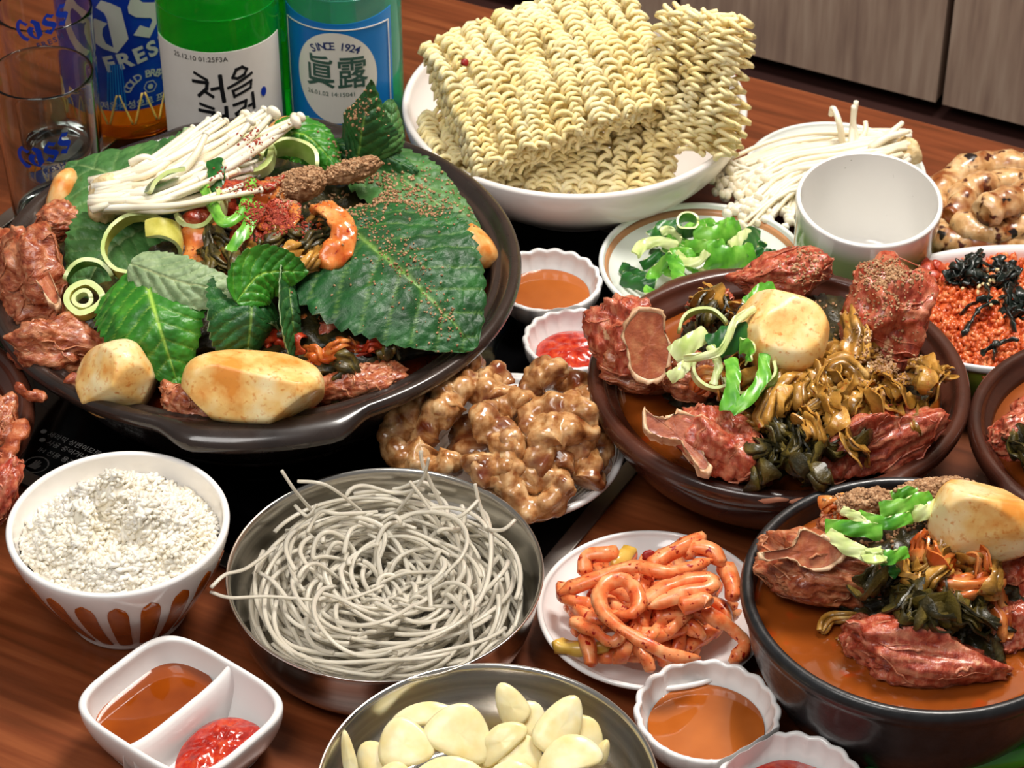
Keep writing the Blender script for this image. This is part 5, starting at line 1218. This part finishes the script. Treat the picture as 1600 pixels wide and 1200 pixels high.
# ------------------------------------------------------------------ rice
def grain_mesh(rng, c, L, r, A=None):
    d, F = ico(1); A = euler(*rng.uniform(0, 6.28, 3)) if A is None else A
    return (d * np.array([L, r, r * .8])) @ A.T + c, F
rng = np.random.RandomState(31)
def mound_z(x, y, c, R, z0, h, seed, rough):
    q = np.hypot(x - c[0], y - c[1]) / R
    n = fbm(np.stack([np.ravel(x) * 62, np.ravel(y) * 62, np.full(np.size(x), seed)], 1), 3, seed).reshape(np.shape(x))
    return z0 + h * np.clip(1 - q ** 2.2, 0, 1) + rough * n * np.clip(1.15 - q, 0, 1) * 2
parts = []; Rr = .0425
a = np.linspace(0, 2 * PI, 60, endpoint=False); q = np.linspace(0, 1, 22); A_, Q_ = np.meshgrid(a, q, indexing='ij')
X = RICE[0] + Rr * Q_ * np.cos(A_); Y = RICE[1] + Rr * Q_ * np.sin(A_); Z = mound_z(X, Y, RICE, Rr, .044, .014, 4, .012)
V = np.stack([X, Y, Z], -1).reshape(-1, 3); i = np.arange(60)[:, None]; j = np.arange(21)[None]; p_ = i * 22 + j; q_ = ((i + 1) % 60) * 22 + j
Fm = np.stack([p_, p_ + 1, q_ + 1, q_], -1).reshape(-1, 4); parts.append((V, Fm[:, ::-1]))
for k in range(2500):
    r_ = Rr * 1.01 * math.sqrt(rng.uniform()); a_ = rng.uniform(0, 2 * PI); x, y = RICE[0] + r_ * math.cos(a_), RICE[1] + r_ * math.sin(a_)
    z = float(mound_z(np.array([x]), np.array([y]), RICE, Rr, .044, .014, 4, .012)[0]) + rng.uniform(-.0009, .0009)
    v, f = grain_mesh(rng, np.array([x, y, z]), rng.uniform(.0030, .0039), rng.uniform(.0012, .0015), euler(rng.normal() * .45, rng.normal() * .45, rng.uniform(0, 6.28))); parts.append((v, np.c_[f, f[:, 2]]))
V, F = join(parts)
o = tag(put('cooked_rice', V, F, M('rice'), loc=(RICE[0], RICE[1], .02)), 'fluffy white cooked rice in the striped bowl', 'rice'); o['kind'] = 'stuff'
# kimchi fried rice
parts = []
mod = ovmod(.079, .0535, 2.2)
q = np.linspace(0, .95, 18); A_, Q_ = np.meshgrid(np.linspace(0, 2 * PI, 80, endpoint=False), q, indexing='ij')
X, Y, _ = mod(A_, Q_, A_ * 0); X = X + FC[0]; Y = Y + FC[1]
def fz(x, y, qq): return .030 + .008 * (1 - qq ** 2) + .004 * fbm(np.stack([np.ravel(x) * 90, np.ravel(y) * 90, 0 * np.ravel(x)], 1), 3, 6).reshape(np.shape(x))
V = np.stack([X, Y, fz(X, Y, Q_)], -1).reshape(-1, 3); i = np.arange(80)[:, None]; j = np.arange(17)[None]; p_ = i * 18 + j; q_ = ((i + 1) % 80) * 18 + j
parts.append((V, np.stack([p_, q_, q_ + 1, p_ + 1], -1).reshape(-1, 4)))
for k in range(2600):
    qq = .93 * math.sqrt(rng.uniform()); a_ = rng.uniform(0, 2 * PI); x, y, _ = mod(np.array([a_]), np.array([qq]), np.array([0.])); x = x + FC[0]; y = y + FC[1]
    v, f = grain_mesh(rng, np.array([x[0], y[0], float(fz(x, y, np.array([qq]))[0]) + rng.uniform(0, .0014)]), rng.uniform(.0026, .0036), rng.uniform(.0014, .0018)); parts.append((v, np.c_[f, f[:, 2]]))
V, F = join(parts)
fr = tag(put('fried_rice', V, F, M('rice_red'), loc=(FC[0], FC[1], .02)), 'orange red kimchi fried rice in the oval dish', 'rice'); fr['kind'] = 'stuff'
BF = bvh([fr])
def on_rice(u, v, lift=.002):
    p = P(u, v, .038); h = BF.ray_cast(Vector((p[0], p[1], .3)), Vector((0, 0, -1))); return np.array([p[0], p[1], (h[0].z if h[0] else .038) + lift])
SW = 'seaweed shreds on the fried rice'
for k, pt in enumerate(([(1548, 440), (1540, 475), (1545, 495)], [(1502, 525), (1520, 505), (1545, 490), (1560, 488)], [(1498, 488), (1530, 485), (1548, 482)], [(1530, 552), (1560, 545), (1588, 542)], [(1556, 535), (1552, 550), (1556, 560)],
                         [(1575, 470), (1572, 500), (1585, 530)], [(1490, 440), (1515, 448), (1540, 438)], [(1560, 480), (1580, 470), (1600, 472)])):
    strand([on_rice(u, v, .003 + .002 * (i_ == 1)) for i_, (u, v) in enumerate(pt)], .0032, 'seaweed', 'thin black seaweed shred lying on the fried rice', 'seaweed', 'seaweed_shred', SW, flat=.5, twist=2, seed=700 + k, rough=.0014, freq=420)
for k, (u, v, w_, h_) in enumerate(((1515, 442, 66, 42), (1576, 425, 60, 34), (1592, 492, 50, 46), (1522, 412, 22, 36), (1568, 448, 40, 30))):
    c = on_rice(u, v, .003); s = pxs(c)
    q = np.random.RandomState(720 + k); parts = []
    for i_ in range(16):
        p0 = c + CR * q.uniform(-.4, .4) * w_ * s + CU * q.uniform(-.4, .4) * h_ * s * .8; dr = (CR * q.normal() + CU * q.normal() * .7) * min(w_, h_) * s * .32
        p_ = resample(cr([p0 - dr, p0 - dr * .3 + CB * q.uniform(0, .004), p0 + dr * .4 + CB * q.uniform(-.001, .005), p0 + dr], 5), 14)
        V, F = tube(p_, .0021, 8, sx=1.2, sy=.35, twist=q.uniform(-3, 3)); parts.append((V + np.stack([vnoise(V * 420 + 7 * z_, z_ + i_) for z_ in range(3)], 1) * .0013, F))
    V, F = join(parts)
    tag(put('seaweed_clump', V, F, M('seaweed')), ('crumpled seaweed clump at the left of the fried rice', 'dark green seaweed clump along the back of the fried rice', 'crumpled seaweed clump at the right photo edge', 'small seaweed flake standing at the back of the dish', 'seaweed clump under the sesame on the fried rice')[k], 'seaweed', SW)
for k in range(22):
    c = on_rice(1560 + rng.normal() * 28, 455 + rng.normal() * 22, .004)
    v, f = grain_mesh(rng, c, .0018, .0011); tag(put('sesame_seed', v, f, M('sesame')), 'pale sesame seed among the seaweed on the fried rice', 'sesame', 'sesame seeds')
for k in range(10):
    c = on_rice(1440 + rng.normal() * 30, 420 + rng.normal() * 10, .003)
    V, F = blob(c, (.0045, .003, .0016), camframe(rng.uniform(-1, 1), 0, -.5), 740 + k, 3, cuts=3, amp=.15)
    tag(put('kimchi_bit', V, F, M('kimchi_red')), 'chopped kimchi bit at the back of the fried rice', 'kimchi', 'chopped kimchi in the fried rice')

# ------------------------------------------------------------------ glass noodles
rng = np.random.RandomState(41); parts = []
for k in range(340):
    lay = rng.uniform(); R0 = rng.uniform(.014, .056) if lay < .85 else rng.uniform(.006, .03)
    a0 = rng.uniform(0, 2 * PI); span = rng.uniform(.8, 3.4) * rng.choice((-1, 1)); n = 34; s = np.linspace(0, 1, n); a_ = a0 + span * s
    ecx, ecy = rng.normal(size=2) * .013
    rr = R0 * (1 + .12 * np.sin(s * rng.uniform(2, 6) + rng.uniform(0, 6))) + rng.uniform(-.01, .01) * s
    rr = np.clip(rr, .003, .060)
    x = NOO[0] + ecx + rr * np.cos(a_); y = NOO[1] + ecy + rr * np.sin(a_)
    d = np.hypot(x - NOO[0], y - NOO[1]); f_ = np.minimum(1, .060 / d); x = NOO[0] + (x - NOO[0]) * f_; y = NOO[1] + (y - NOO[1]) * f_; d = d * f_
    prof = np.interp(d, [0, .012, .03, .05, .06], [.012, .022, .033, .036, .030])
    z = .007 + lay * (prof - .002) + .003 * np.sin(s * rng.uniform(3, 8) + rng.uniform(0, 6)) + .002
    parts.append(tube(np.stack([x, y, z], 1), .00105, 6, sx=1.15, sy=.8))
V, F = join(parts)
o = tag(put('glass_noodles', V, F, M('glass_noodle'), loc=(NOO[0], NOO[1], .01)), 'translucent glass noodles coiled in the steel bowl', 'noodles'); o['kind'] = 'stuff'
GN = 'stray glass noodle ends'
for k, (pt, lb) in enumerate((([(440, 735, .062), (462, 768, .052), (490, 800, .036)], 'upright glass noodle end at the back left of the steel bowl'),
        ([(465, 752, .058), (510, 758, .056), (560, 795, .040), (575, 815, .032)], 'bent glass noodle end just right of the upright one'),
        ([(461, 790, .046), (480, 806, .046), (495, 788, .050)], 'short forked glass noodle end at the back left'),
        ([(658, 704, .062), (662, 730, .055), (690, 790, .036)], 'glass noodle end rising in front of the grilled intestine'),
        ([(670, 716, .062), (662, 745, .052), (640, 775, .042), (620, 800, .033)], 'curved glass noodle crossing the tall rear one'),
        ([(640, 752, .052), (665, 785, .044), (690, 825, .034)], 'short glass noodle spike at the back centre'),
        ([(742, 756, .052), (750, 790, .044), (766, 835, .034)], 'glass noodle spike at the back right of the steel bowl'),
        ([(330, 918, .046), (352, 898, .046), (385, 888, .042), (430, 855, .036)], 'glass noodle hooked over the left rim'),
        ([(330, 925, .042), (360, 934, .044), (420, 932, .040), (530, 938, .036), (600, 915, .036)], 'long glass noodle draped over the left rim'),
        ([(805, 812, .046), (785, 828, .044), (755, 826, .038)], 'glass noodle end near the right rim'),
        ([(747, 782, .046), (720, 806, .044), (690, 812, .038)], 'curved glass noodle end pointing at the back right spike'),
        ([(480, 832, .040), (500, 800, .044), (530, 803, .044), (590, 800, .038)], 'arched glass noodle along the back left'))):
    strand([P(*q) for q in pt], .0020, 'glass_noodle', lb, 'noodles', 'glass_noodle', GN, flat=.75, sides=8, rough=0, taper=False, n=30)

# ------------------------------------------------------------------ sliced garlic
def garlic(u, v, z, w_, h_, roll, tilt, seed, label, yaw=0, bend=.002):
    c = P(u, v, z); s = pxs(c); A = rotm(CB, roll) @ rotm((0, 0, 1), yaw) @ rotm((1, 0, 0), tilt) @ np.stack([CR, CU, CB], 1)
    n = 26; a = np.linspace(0, 2 * PI, n, endpoint=False); rng = np.random.RandomState(seed)
    ol = np.stack([np.cos(a) * (1 - .10 * np.sin(a)), np.sin(a) - .16 * np.cos(2 * a)], 1) * (1 + .05 * np.sin(2 * a + seed)[:, None])
    ol[:, 0] *= w_ * s / 2; ol[:, 1] *= h_ * s / 2
    rings = []; th_ = .0013
    for f_, dz in ((0.02, -th_), (.5, -th_), (.85, -th_), (.96, -th_ * .6), (1, 0), (.96, th_ * .6), (.85, th_), (.5, th_), (.02, th_)):
        q = ol * f_; z_ = dz - bend * ((q[:, 0] / (w_ * s / 2)) ** 2) + .0004 * vnoise(np.c_[q * 300, q[:, :1] * 0], seed)
        rings.append(c + np.outer(q[:, 0], A[:, 0]) + np.outer(q[:, 1], A[:, 1]) + np.outer(z_, A[:, 2]))
    V = np.concatenate(rings); F = []
    for r_ in range(8):
        for i in range(n): F.append((r_ * n + i, r_ * n + (i + 1) % n, (r_ + 1) * n + (i + 1) % n, (r_ + 1) * n + i))
    F.append(tuple(range(n))[::-1]); F.append(tuple(range(8 * n, 9 * n)))
    return tag(put('garlic_slice', V, F, M('garlic')), label, 'garlic', 'garlic slices in the steel bowl')
for k, (u, v, z, w_, h_, rl, tl, lb) in enumerate((
        (718, 1148, .036, 108, 92, -.35, -.35, 'broad garlic slice leaning at the middle of the pile'),
        (668, 1118, .028, 118, 40, .1, -.5, 'flat garlic slice peeking out at the back of the pile'),
        (632, 1165, .034, 92, 80, .25, -.4, 'rounded garlic slice left of the broad one'),
        (800, 1105, .036, 52, 70, .5, -.1, 'curled garlic slice standing tallest at the back'),
        (822, 1125, .030, 74, 58, -.6, -.4, 'garlic slice behind the curled one'),
        (784, 1160, .034, 88, 48, .7, -.3, 'folded garlic slice right of the broad one'),
        (874, 1140, .038, 70, 108, -.5, -.25, 'upright garlic slice at the right of the pile'),
        (910, 1152, .032, 86, 60, -.75, -.3, 'garlic slice half behind the upright right one'),
        (545, 1185, .034, 24, 76, .15, .0, 'thin garlic slice seen edge on at the far left'),
        (585, 1190, .026, 70, 60, .6, -.4, 'garlic slice between the edge on one and the pile'),
        (890, 1182, .042, 108, 62, .2, -.5, 'pale garlic slice lying in front at the right'),
        (815, 1180, .030, 70, 60, -.2, -.4, 'garlic slice in shade at the middle front'),
        (700, 1205, .036, 110, 46, .05, -.5, 'garlic slice cut by the bottom photo edge at the centre'),
        (620, 1212, .034, 60, 40, -.2, -.4, 'small garlic slice cut by the bottom edge at left'),
        (800, 1212, .036, 90, 44, .1, -.5, 'garlic slice cut by the bottom photo edge right of centre'),
        (940, 1178, .034, 26, 40, -.4, -.1, 'small garlic end at the right of the pile'),
        (760, 1215, .022, 120, 70, .0, -.8, 'garlic slice at the bottom of the bowl'),
        (660, 1235, .022, 120, 70, .4, -.8, 'hidden garlic slice at the bowl bottom left'),
        (860, 1235, .024, 120, 70, -.3, -.8, 'hidden garlic slice at the bowl bottom right'))):
    garlic(u, v, z, w_, h_, rl, tl, 800 + k, lb)

# ------------------------------------------------------------------ spicy radish strips
RG = 'radish strips on the white plate'
def rad(pt, wd, label, seed, mat='radish', n=34):
    return strand([P(*q) for q in pt], wd * 1.12, mat, label, 'radish', 'radish_strip', RG, flat=.78, twist=.7, seed=seed, rough=.0008, freq=170, sides=8, n=n, sq=4.0)
KEY = (([(870, 928, .030), (925, 906, .036), (990, 884, .042), (1040, 895, .044), (1112, 876, .040)], .0062, 'long radish strip lying across the top of the heap'),
       ([(1008, 888, .038), (1056, 858, .042), (1100, 838, .040)], .0070, 'thick radish strip pointing to the brown bowl'),
       ([(958, 960, .040), (990, 958, .044), (998, 930, .046), (975, 906, .046), (942, 918, .045), (938, 948, .045), (965, 978, .044), (1010, 1005, .042), (1050, 1026, .038), (1092, 1028, .032)], .0062, 'looped radish strip coiling at the front left of the heap'),
       ([(992, 962, .040), (1022, 930, .045), (1070, 908, .047), (1110, 904, .047), (1110, 918, .047), (1060, 932, .046), (1012, 950, .043)], .0060, 'radish strip doubled back on itself at the right'),
       ([(1060, 945, .044), (1100, 938, .045), (1112, 945, .044)], .0085, 'short thick radish strip under the doubled one'),
       ([(892, 968, .030), (925, 985, .034), (958, 1002, .034), (978, 985, .038)], .0062, 'curved radish strip at the lower left of the heap'),
       ([(912, 990, .028), (920, 1015, .026), (926, 1042, .022)], .0055, 'pointed radish strip hanging to the plate front'),
       ([(978, 1000, .032), (972, 1020, .028), (966, 1034, .022)], .0065, 'stubby square ended radish strip at the front'),
       ([(988, 1000, .030), (1008, 1025, .028), (1018, 1052, .022)], .0058, 'radish strip pointing at the scalloped dish'),
       ([(1098, 955, .036), (1135, 975, .030), (1160, 1000, .024), (1162, 1018, .022), (1140, 1034, .020)], .0065, 'outlying radish strip hooking toward the black bowl'),
       ([(985, 858, .030), (972, 872, .032), (955, 888, .030)], .0065, 'yellowish radish strip at the back left'),
       ([(915, 900, .030), (918, 872, .034), (945, 866, .036), (968, 868, .034)], .0062, 'bent radish strip at the upper left corner of the heap'),
       ([(1070, 872, .038), (1085, 855, .042), (1115, 862, .042), (1128, 885, .038)], .0065, 'arched radish strip at the upper right of the heap'),
       ([(880, 912, .026), (885, 935, .028), (930, 945, .030)], .0060, 'radish strip bending around the left of the heap'),
       ([(1130, 880, .034), (1142, 910, .034), (1150, 940, .030)], .0070, 'dark red radish strip at the right beside the black bowl'),
       ([(864, 1006, .020), (905, 1014, .021), (958, 1008, .022)], .0070, 'olive yellow strip lying on the plate at the front left'))
for k, (pt, wd, lb) in enumerate(KEY): rad(pt, wd, lb, 900 + k, 'radish_yellow' if k in (10, 15) else 'radish')
rng = np.random.RandomState(51)
for k in range(76):
    r_ = math.sqrt(rng.uniform()); a_ = rng.uniform(0, 2 * PI); u, v = 1022 + 110 * r_ * math.cos(a_), 945 + 74 * r_ * math.sin(a_)
    z = .020 + .020 * (1 - r_ ** 2) + rng.uniform(-.003, .001); L = rng.uniform(24, 52); b_ = rng.uniform(0, PI); du, dv = L * math.cos(b_), .7 * L * math.sin(b_); kk = rng.uniform(-16, 16)
    rad([(u - du, v - dv, max(z - .004, .011)), (u - du * .3 + kk, v - dv * .3 - kk, z), (u + du * .4 + kk, v + dv * .4 - kk, z), (u + du, v + dv, max(z - .005, .011))], rng.uniform(.0046, .0066), 'spicy red radish strip in the heap, ' + where(u - 1022, v - 945, 70, 45).replace('tangle', 'plate'), 950 + k, n=20)
V, F = blob(P(1013, 868, .041), (.0030, .0026, .0010), camframe(.2), 5, 3, cuts=2, amp=.3)
tag(put('chilli_flake', V, F, M('chili_flake')), 'dark red chilli flake at the back of the radish heap', 'chilli')

# ------------------------------------------------------------------ grilled intestine
GG = 'grilled intestine pieces on the ribbed plate'
def gopchang(u, v, z, R, r, a0, a1, frame, seed, label, lumps=46, stretch=1.0):
    """a ring or bent length of intestine, studded with rounded lumps of fat"""
    rng = np.random.RandomState(seed); A = np.asarray(frame); n, m = 60, 28
    a = np.linspace(a0, a1, n); t = np.linspace(-1, 1, n); th_ = np.linspace(0, 2 * PI, m, endpoint=False)
    c = P(u, v, z); end = np.clip((1 - np.abs(t)) * 5 + .45, 0, 1) ** .6
    wob = 1 + .15 * np.sin(a * 2.3 + seed)
    ct = np.stack([R * wob * np.cos(a) * stretch, R * wob * np.sin(a), .003 * np.sin(a * 1.5 + seed)], 1)
    rad_ = np.stack([np.cos(a), np.sin(a), 0 * a], 1)
    N = rad_[:, None] * np.cos(th_)[None, :, None] + np.array([0, 0, 1.0]) * np.sin(th_)[None, :, None]
    S = ct[:, None] + N * (r * end)[:, None, None]; S = S.reshape(-1, 3); NN = N.reshape(-1, 3)
    disp = np.zeros(len(S))
    for k in range(lumps):
        i = rng.randint(len(S)); q = rng.uniform(.22, .55) * r * 1.5; d = np.linalg.norm(S - S[i], axis=1)
        disp = np.maximum(disp, np.sqrt(np.clip(1 - (d / q) ** 2, 0, 1)) * q * .62)
    S2 = S + NN * (disp + .0006 * fbm(S * 420, 3, seed))[:, None]
    ch = fbm(S * 110 + seed, 3, seed + 3); mask = np.clip((ch - .08) * 2.0, 0, .9) * np.clip(NN[:, 2] + .6, 0, 1) + np.clip(.0012 - disp, 0, 1) * 300 * np.clip(ch * 2 + .1, 0, 1) * .35
    V = S2 @ A.T + c
    i = np.arange(n - 1)[:, None]; j = np.arange(m)[None]; j2 = (j + 1) % m
    F = np.stack([i * m + j, (i + 1) * m + j, (i + 1) * m + j2, i * m + j2], -1).reshape(-1, 4)
    k = len(V); V = np.concatenate([V, [V[:m].mean(0), V[-m:].mean(0)]]); jj = np.arange(m); e = (n - 1) * m
    F = np.concatenate([F, np.stack([jj, (jj + 1) % m, np.full(m, k), np.full(m, k)], 1), np.stack([e + (jj + 1) % m, e + jj, np.full(m, k + 1), np.full(m, k + 1)], 1)])
    return tag(put('intestine_piece', V, F, M('gopchang'), mask=np.r_[np.clip(mask, 0, 1), 0, 0]), label, 'intestine', GG)
rng = np.random.RandomState(61)
for k, (u, v, z, R, r, a0, a1, rl, tl, lb, st) in enumerate((
        (874, 668, .046, .0105, .0052, 0, 6.2, 0, -.1, 'grilled intestine ring with a round hole facing the viewer', 1),
        (800, 655, .046, .0095, .0055, .4, 5.2, .3, -.4, 'reddish grilled intestine ring left of the round hole', 1),
        (742, 640, .046, .0110, .0060, .2, 3.2, .2, -.3, 'knobbly pale intestine piece at the top of the heap', 1.2),
        (775, 605, .048, .0040, .0050, 0, 6.2, .2, 0, 'small lumpy knob at the very top left of the heap', 1),
        (725, 615, .042, .0100, .0052, .2, 2.9, .8, -.3, 'grey brown intestine piece under the top knob', 1.2),
        (655, 680, .036, .0105, .0058, 1.2, 5.0, .2, -.4, 'rounded intestine piece at the far left of the heap', 1),
        (690, 690, .036, .0100, .0052, .0, 3.0, 1.0, -.3, 'smooth brown curved intestine beside the left piece', 1.1),
        (735, 700, .044, .0120, .0058, 4.4, 7.4, .5, -.3, 'charred intestine length at the centre left', 1.2),
        (785, 715, .040, .0090, .0056, 2.8, 5.6, .3, -.3, 'blond intestine fold below the reddish ring', 1.1),
        (840, 735, .038, .0140, .0052, 2.0, 6.0, .0, -.3, 'large open intestine loop at the front', 1.0),
        (880, 700, .044, .0070, .0068, .2, 4.2, .2, -.4, 'pale lumpy intestine mass at the right', 1.4),
        (893, 650, .036, .0090, .0056, 4.6, 7.6, .2, -.4, 'browned intestine piece against the brown bowl', 1),
        (850, 612, .044, .0070, .0055, 0, 3.4, .6, -.3, 'knobbly intestine piece at the back centre', 1),
        (885, 622, .036, .0080, .0052, .3, 3.0, -.4, -.3, 'orange browned intestine piece at the back right', 1.1),
        (905, 700, .030, .0080, .0058, 4.2, 7.0, .1, -.4, 'dark edged intestine piece at the right rim', 1),
        (895, 745, .030, .0080, .0056, .2, 3.6, -.6, -.4, 'caramelised intestine piece at the lower right', 1.1),
        (788, 726, .036, .0085, .0052, 2.6, 5.6, .1, -.4, 'shiny brown intestine piece behind the noodle bowl', 1.2),
        (840, 776, .028, .0080, .0052, .2, 3.2, .0, -.4, 'intestine piece lowest at the front of the plate', 1.1),
        (690, 706, .034, .0080, .0052, 2.4, 5.6, .3, -.4, 'intestine piece half hidden by the glass noodle bowl', 1.1),
        (805, 690, .028, .0150, .0070, 0, 6.2, .1, -.6, 'intestine coil under the middle of the heap', 1.2))):
    gopchang(u, v, z + .002, R * 1.12, r * 1.15, a0, a1, camframe(rl, 0, tl), 1000 + k, lb, stretch=st)

# ------------------------------------------------------------------ rolled intestine at the upper right
def sausage(pts, r, seed, label, name='intestine_coil'):
    p = resample(cr([P(*q) for q in pts], 10), 110); n = len(p); t = np.linspace(0, 1, n)
    rr = r * (1 + .10 * np.sin(t * 23 + seed)) * np.clip(np.minimum(t, 1 - t) * 18 + .5, 0, 1)
    V, F = tube(p, rr, 20); d = V - np.repeat(p, 20, 0)[:len(V)] if len(V) == n * 20 else None
    V = V + np.stack([fbm(V * 120 + 7 * k, 3, seed + k) for k in range(3)], 1) * .0016
    return tag(put(name, V, F, M('makchang')), label, 'intestine', 'grilled intestine on the upper right plate')
sausage([(1455, 352, .028), (1470, 300, .032), (1510, 268, .034), (1560, 258, .034), (1620, 268, .034)], .0088, 1, 'thick browned intestine arching along the back left of the plate')
sausage([(1450, 345, .026), (1475, 375, .026), (1530, 382, .027), (1600, 378, .027), (1660, 365, .026)], .0082, 2, 'browned intestine running along the front of the plate')
sausage([(1480, 345, .032), (1505, 320, .036), (1500, 305, .036), (1530, 292, .037), (1580, 285, .037), (1640, 292, .036)], .0075, 3, 'middle coil of grilled intestine with dark scorch marks')
sausage([(1490, 345, .034), (1530, 362, .034), (1580, 360, .034), (1640, 350, .034)], .0072, 4, 'inner coil of grilled intestine at the front')
sausage([(1532, 338, .044), (1560, 322, .046), (1600, 308, .046), (1640, 300, .044)], .0088, 5, 'short charred tipped intestine in the middle of the coil')

# ------------------------------------------------------------------ enoki on the plate
rng = np.random.RandomState(71)
en = thing('enoki_bundle', P(1400, 250, .012), 'loose bunch of pale enoki mushrooms fanned over the plate behind the cup', 'mushroom')
V, F = blob(P(1420, 236, .034), (.009, .007, .007), camframe(-.5), 75, 4, amp=.15, freq=3.5, cuts=3); put('root_end', V, F, M('enoki_base'), parent=en)
for k in range(150):
    f = rng.uniform(); g = rng.uniform(-1, 1)
    u0, v0, z0 = 1395 + 30 * rng.uniform(-1, 1), 205 + 45 * f, .034 + .006 * g
    u1 = rng.uniform(1092, 1200) + 40 * f + rng.uniform(0, 60) * f; v1 = 262 + 82 * f + rng.uniform(-14, 14); z1 = .020 + .010 * (1 - f) * rng.uniform(0, 1) + .004
    um, vm = (u0 + u1) / 2, (v0 + v1) / 2 - 22 + rng.uniform(-8, 8)
    mushroom([P(u0, v0, z0), P(um + 40, vm, .034 + .006 * g), P(um - 40, vm + 14, .030 + .005 * g), P(u1, v1, z1)], (.0014), rng.uniform(.0024, .0034), en, sides=5, n=12, base=1.2)
for pt in ([(1330, 260, .03), (1332, 200, .045), (1338, 158, .06)], [(1318, 240, .03), (1312, 195, .05), (1302, 168, .056), (1298, 180, .05)], [(1320, 250, .03), (1350, 210, .04), (1352, 190, .044)], [(1370, 230, .04), (1395, 205, .045), (1410, 192, .046)], [(1360, 232, .04), (1385, 215, .045), (1420, 205, .044)],
           [(1345, 245, .03), (1334, 200, .045), (1334, 165, .058)]):
    mushroom([P(*q) for q in pt], .0017, 0, en, sides=6, base=1.4)
mushroom([P(1180, 268, .030), P(1150, 258, .034), P(1137, 245, .038), P(1136, 225, .046)], .0012, 0, en)

# ------------------------------------------------------------------ spring onion on the ringed plate
OP = 'sliced spring onion on the ringed plate'; rng = np.random.RandomState(81)
RB = (([(993, 398), (1007, 381), (1037, 378), (1057, 387)], .0075, 'onion_pale', 'white onion loop at the left of the pile'),
      ([(1033, 364), (1047, 361), (1063, 377)], .006, 'onion_pale', 'short white onion strip bending at the back left'),
      ([(1083, 370), (1120, 369), (1158, 360)], .014, 'onion_green', 'broad bright green onion blade on top of the pile'),
      ([(1103, 399), (1143, 404), (1180, 396)], .016, 'onion_green', 'broadest green onion blade at the front right of the pile'),
      ([(1070, 385), (1110, 386), (1133, 383)], .009, 'onion_green', 'flat green onion strip across the middle of the pile'),
      ([(1179, 356), (1174, 380), (1160, 393)], .010, 'onion_dark', 'dark green onion hook at the right of the pile'),
      ([(1174, 362), (1160, 374), (1143, 388)], .009, 'onion_pale', 'pale onion blade slanting beside the dark hook'),
      ([(1020, 374), (1040, 358), (1066, 356)], .012, 'onion_dark', 'dark green onion dome at the back left of the pile'),
      ([(1057, 393), (1070, 408), (1093, 407), (1104, 393)], .006, 'onion_pale', 'pale onion arc curling in the middle of the pile'),
      ([(1052, 398), (1023, 427), (1015, 458)], .0075, 'onion_green', 'long green onion blade slanting to the front left'),
      ([(1050, 393), (1056, 412), (1061, 433)], .010, 'onion_green', 'steep green onion blade in the middle front'),
      ([(970, 417), (990, 427), (1007, 433)], .0075, 'onion_dark', 'dark onion blade lying at the far left of the plate'),
      ([(970, 434), (1000, 444), (1023, 448)], .010, 'onion_dark', 'dark onion blade below the far left one'),
      ([(1182, 393), (1198, 398), (1212, 400)], .008, 'onion_dark', 'dark onion blade at the right edge of the pile'),
      ([(1086, 349), (1092, 356), (1098, 364)], .010, 'onion_green', 'bright onion chip at the top of the pile'),
      ([(1120, 358), (1135, 352), (1150, 349)], .009, 'onion_green', 'bright onion chip at the top right of the pile'))
for k, (pt, wd, mt, lb) in enumerate(RB):
    ribbon([P(u, v, .030 + .010 * math.exp(-((u - 1110) / 60) ** 2 - ((v - 380) / 30) ** 2) - .010 * (u < 1030 and v > 410)) for u, v in pt], wd, mt, lb, 'spring onion', 'spring_onion_slice', OP, curl=.5, seed=1100 + k, up=(0, -.85, .5))
onion(1074, 351, .040, .0058, 0, 6.2, .008, 'onion_dark', camframe(0, 0, -.5), 'dark green onion ring at the back of the pile', OP, 1120, .0012)
for k in range(34):
    r_ = math.sqrt(rng.uniform()); a_ = rng.uniform(0, 2 * PI); u, v = 1095 + 92 * r_ * math.cos(a_), 392 + 48 * r_ * math.sin(a_); z = .014 + .018 * (1 - r_ ** 2)
    L = rng.uniform(14, 32); b_ = rng.uniform(-.8, .8); du, dv = L * math.cos(b_), L * .7 * math.sin(b_); kk = rng.uniform(-10, 10)
    ribbon([P(u - du, v - dv, z), P(u, v - dv * .2 - kk, z + .004), P(u + du, v + dv, z)], rng.uniform(.004, .008), ('onion_green', 'onion_pale', 'onion_green', 'onion_dark')[k % 4], ('light green', 'whitish', 'mid green', 'dark green')[k % 4] + ' sliced onion strip heaped on the ringed plate', 'spring onion', 'spring_onion_slice', OP, twist=rng.uniform(-.8, .8), seed=1150 + k, up=(0, -.7, .7), n=22)
# ------------------------------------------------------------------ green chilli at the bottom right
cp = thing('green_chilli', P(1500, 1190, .01), 'glossy green chilli pepper at the bottom right corner', 'chilli')
pth = [P(*q) for q in ((1398, 1192, .010), (1440, 1190, .011), (1500, 1190, .012), (1570, 1180, .012), (1640, 1172, .012), (1720, 1180, .010))]
p = resample(cr(pth, 8), 60); t = np.linspace(0, 1, 60)
V, F = tube(p, .0078 * np.clip(np.sqrt(np.clip(t * 3.0, .02, 1)), 0, 1) * (1 - .75 * t ** 3), 16); V = V + np.stack([vnoise(V * 60 + k, k) for k in range(3)], 1) * .0008
put('flesh', V, F, M('chili_green'), parent=cp)
p = resample(cr([P(1340, 1215, .012), P(1375, 1198, .011), P(1400, 1192, .010)], 6), 14); put('stalk', *tube(p, .0022, 8), M('onion_dark'), parent=cp)
for o in bpy.data.objects:
    if '_o' in o: del o['_o']
